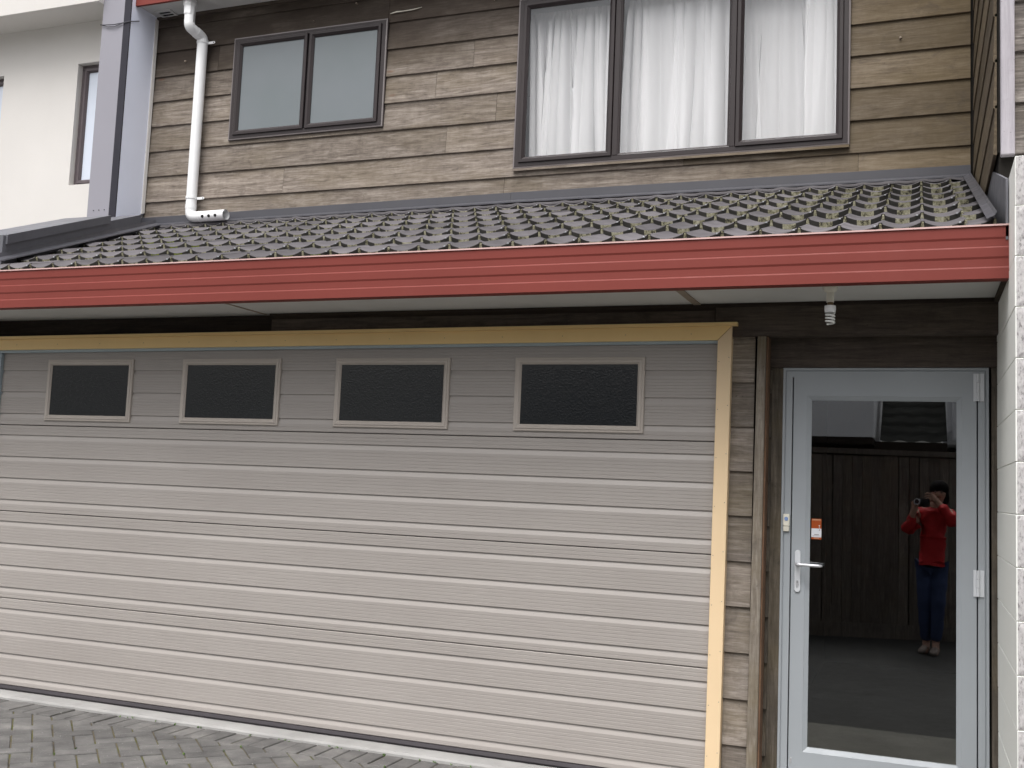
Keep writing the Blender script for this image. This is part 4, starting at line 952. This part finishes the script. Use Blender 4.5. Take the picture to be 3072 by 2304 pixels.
# photographer reflected in the door
def skin_obj(name, pts, edges, root, mat, parent, sub=2, folds=0.0):
    me = bpy.data.meshes.new(name); me.from_pydata([p[:3] for p in pts], edges, []); me.materials.append(mat)
    o = link(name, me, parent)
    md = o.modifiers.new('skin', 'SKIN'); md.use_smooth_shade = True
    sv = me.skin_vertices[0].data
    for k_, p in enumerate(pts):
        r_ = p[3]; sv[k_].radius = r_ if isinstance(r_, tuple) else (r_, r_)
        sv[k_].use_root = (k_ == root)
    s2 = o.modifiers.new('sub', 'SUBSURF'); s2.levels = sub; s2.render_levels = sub
    if folds:
        tx = bpy.data.textures.new('cloth_folds', 'CLOUDS'); tx.noise_scale = .075; tx.noise_depth = 2
        dm = o.modifiers.new('folds', 'DISPLACE'); dm.texture = tx; dm.texture_coords = 'GLOBAL'; dm.strength = folds; dm.mid_level = .5
    return o
GZ = BT
P = [(.14, -5.47, .90, (.075, .07)), (.15, -5.47, 1.03, (.085, .07)), (.155, -5.46, 1.18, (.09, .075)), (.165, -5.45, 1.29, (.075, .065)), (.180, -5.435, 1.375, .050), (.190, -5.42, 1.42, .055), (.198, -5.41, 1.485, (.070, .082)), (.200, -5.425, 1.535, (.045, .050)),
     (.045, -5.44, 1.285, .055), (-.075, -5.36, 1.105, .043), (-.030, -5.27, 1.275, .030), (-.012, -5.265, 1.325, .028),
     (.285, -5.44, 1.285, .055), (.325, -5.245, 1.20, .043), (.190, -5.29, 1.385, .030), (.150, -5.295, 1.43, .028),
     (.085, -5.47, .84, .065), (.075, -5.42, .47, .055), (.095, -5.52, .07, .036), (.085, -5.44, .00, .034), (.070, -5.37, -.005, .030),
     (.195, -5.47, .84, .065), (.195, -5.40, .47, .055), (.175, -5.44, .07, .036), (.172, -5.36, .00, .034), (.160, -5.29, -.005, .030)]
Ed = [(0, 1), (1, 2), (2, 3), (3, 4), (4, 5), (5, 6), (6, 7), (3, 8), (8, 9), (9, 10), (10, 11), (3, 12), (12, 13), (13, 14), (14, 15), (0, 16), (16, 17), (17, 18), (18, 19), (19, 20), (0, 21), (21, 22), (22, 23), (23, 24), (24, 25)]
nP = len(P)
def fingers(root, base, dirs, r0=.0085):
    for (d0, d1_, d2_) in dirs:
        b_ = len(P); p0 = Vector(base) + Vector(d0); p1 = p0 + Vector(d1_); p2 = p1 + Vector(d2_)
        P.append((*p0, r0)); P.append((*p1, r0 * .95)); P.append((*p2, r0 * .75)); Ed.extend([(root, b_), (b_, b_ + 1), (b_ + 1, b_ + 2)])
fingers(15, (.150, -5.295, 1.43), [((-.015, .018, .030), (-.038, .010, .012), (-.022, -.004, -.012)), ((-.018, .020, .012), (-.040, .012, .004), (-.022, -.002, -.012)), ((-.018, .020, -.006), (-.038, .012, -.002), (-.020, -.002, -.010)), ((-.015, .018, -.022), (-.030, .010, -.006), (-.016, -.002, -.008)), ((-.005, -.012, -.024), (-.025, -.010, -.014), (-.020, .0, .004))])
fingers(11, (-.012, -5.265, 1.325), [((-.020, .012, .018), (-.008, .006, .030), (.012, .002, .018)), ((-.008, .018, .018), (-.004, .012, .030), (.010, .0, .016)), ((.006, .018, .018), (.002, .012, .028), (.006, .0, .016)), ((.018, .014, .016), (.006, .010, .024), (.0, .0, .014)), ((.022, -.006, .010), (.014, -.004, .022), (.004, .0, .016))])
pe = tag(skin_obj('person', P, Ed, 0, M['skin'], None), 'photographer in red jacket and blue jeans holding up a camera, mirrored in the door', 'person')
J = [(.14, -5.47, .83, (.15, .115)), (.145, -5.47, .93, (.15, .115)), (.15, -5.47, 1.04, (.132, .105)), (.155, -5.46, 1.18, (.145, .11)), (.165, -5.45, 1.275, (.115, .09)), (.178, -5.44, 1.335, (.07, .065)),
     (.040, -5.44, 1.270, .070), (-.080, -5.36, 1.10, .060), (-.031, -5.272, 1.268, .045), (.290, -5.44, 1.270, .070), (.335, -5.25, 1.195, .060), (.193, -5.289, 1.380, .046)]
skin_obj('jacket', J, [(0, 1), (1, 2), (2, 3), (3, 4), (4, 5), (4, 6), (6, 7), (7, 8), (4, 9), (9, 10), (10, 11)], 1, M['jacket'], pe, 3, .05)
skin_obj('jeans', [(.14, -5.47, .86, (.125, .10)), (.080, -5.47, .80, .098), (.075, -5.42, .47, .068), (.093, -5.51, .075, .052), (.200, -5.47, .80, .098), (.195, -5.40, .47, .068), (.176, -5.435, .075, .052)], [(0, 1), (1, 2), (2, 3), (0, 4), (4, 5), (5, 6)], 0, M['jeans'], pe, 3, .025)
obj('collar', MB().tube([(.120, -5.385, 1.30), (.150, -5.372, 1.245), (.180, -5.368, 1.235), (.215, -5.385, 1.31)], .017, 8), M['jacket'], pe, smooth=True)
obj('zip', B(.166, .172, -5.352, -5.345, 1.02, 1.235), M['silver'], pe)
for (x, y, dx, dy) in ((.093, -5.50, -.30, 1.0), (.174, -5.42, -.16, 1.0)):
    d_ = Vector((dx, dy, 0)).normalized(); c_ = Vector((x, y, GZ + .045))
    skin_obj('shoe', [(*(c_ - d_ * .05), (.036, .042)), (*(c_ + d_ * .04), (.040, .040)), (*(c_ + d_ * .13 - Vector((0, 0, .012))), (.040, .028)), (*(c_ + d_ * .175 - Vector((0, 0, .016))), (.028, .022))], [(0, 1), (1, 2), (2, 3)], 0, M['shoe'], pe)
def blob(mb, c, r, nu=18, nv=12):
    o = len(mb.v)
    for a_ in range(nv + 1):
        for b_ in range(nu):
            ph_ = math.pi * a_ / nv; th_ = 2 * math.pi * b_ / nu; k_ = 1 + .05 * noise.noise(Vector((math.cos(th_) * 2.5, math.sin(th_) * 2.5, a_ * .9)))
            mb.v.append((c[0] + r[0] * k_ * math.sin(ph_) * math.cos(th_), c[1] + r[1] * k_ * math.sin(ph_) * math.sin(th_), c[2] + r[2] * k_ * math.cos(ph_)))
    for a_ in range(nv):
        for b_ in range(nu): mb.face((o + a_ * nu + b_, o + a_ * nu + (b_ + 1) % nu, o + (a_ + 1) * nu + (b_ + 1) % nu, o + (a_ + 1) * nu + b_))
    return mb
hb_ = blob(MB(), (.203, -5.438, 1.520), (.084, .092, .078)); blob(hb_, (.236, -5.462, 1.44), (.055, .055, .095)); blob(hb_, (.185, -5.475, 1.43), (.06, .05, .09))
obj('hair', hb_, M['hair'], pe, smooth=True)
hd = Vector((.198, -5.41, 1.485))
for dx in (-.027, .027):
    obj('eye', MB().lathe((hd.x + dx - .005, hd.y + .073), [(.0005, hd.z + .012), (.007, hd.z + .007), (.009, hd.z), (.007, hd.z - .007), (.0005, hd.z - .012)], 8), M['ink'], pe, smooth=True)
obj('nose', MB().add([(hd.x - .014, hd.y + .078, hd.z - .026), (hd.x + .010, hd.y + .078, hd.z - .026), (hd.x - .002, hd.y + .102, hd.z - .022), (hd.x - .003, hd.y + .082, hd.z + .012)], [(0, 1, 2), (0, 2, 3), (1, 3, 2), (0, 3, 1)]), M['skin'], pe)
obj('mouth', B(hd.x - .022, hd.x + .016, hd.y + .066, hd.y + .079, hd.z - .051, hd.z - .043), M['redpost'], pe, bevel=.003)
dc = thing('camera', 'black camera with a silver lens ring held up by the photographer in the red jacket', 'camera', tuple(CAMP - cf * .09))
BASEC = CAMP - cf * .012
def lens(r_, a_, b_): return MB().tube([tuple(BASEC - cf * a_), tuple(BASEC - cf * b_)], r_, 20)
obj('lens_barrel', lens(.030, .004, .075), M['black'], dc); obj('lens_ring', MB().tube([tuple(BASEC - cf * .001), tuple(BASEC - cf * .006)], .0315, 20), M['silver'], dc); obj('lens_glass', MB().tube([tuple(BASEC + cf * .0005), tuple(BASEC - cf * .002)], .020, 16), M['lensglass'], dc)
mb = MB(); cc_ = BASEC - cf * .095
for sz in (-1, 1):
    for sy in (-1, 1):
        for sx_ in (-1, 1): mb.v.append(tuple(cc_ + cr * (.058 * sx_ + .025) + cu * .040 * sz - cf * (-.020 * sy)))
mb.f = [(0, 2, 3, 1), (4, 5, 7, 6), (0, 1, 5, 4), (2, 6, 7, 3), (0, 4, 6, 2), (1, 3, 7, 5)]; mb.m = [0] * 6
obj('camera_body', mb, M['black'], dc, bevel=.006, seg=2)
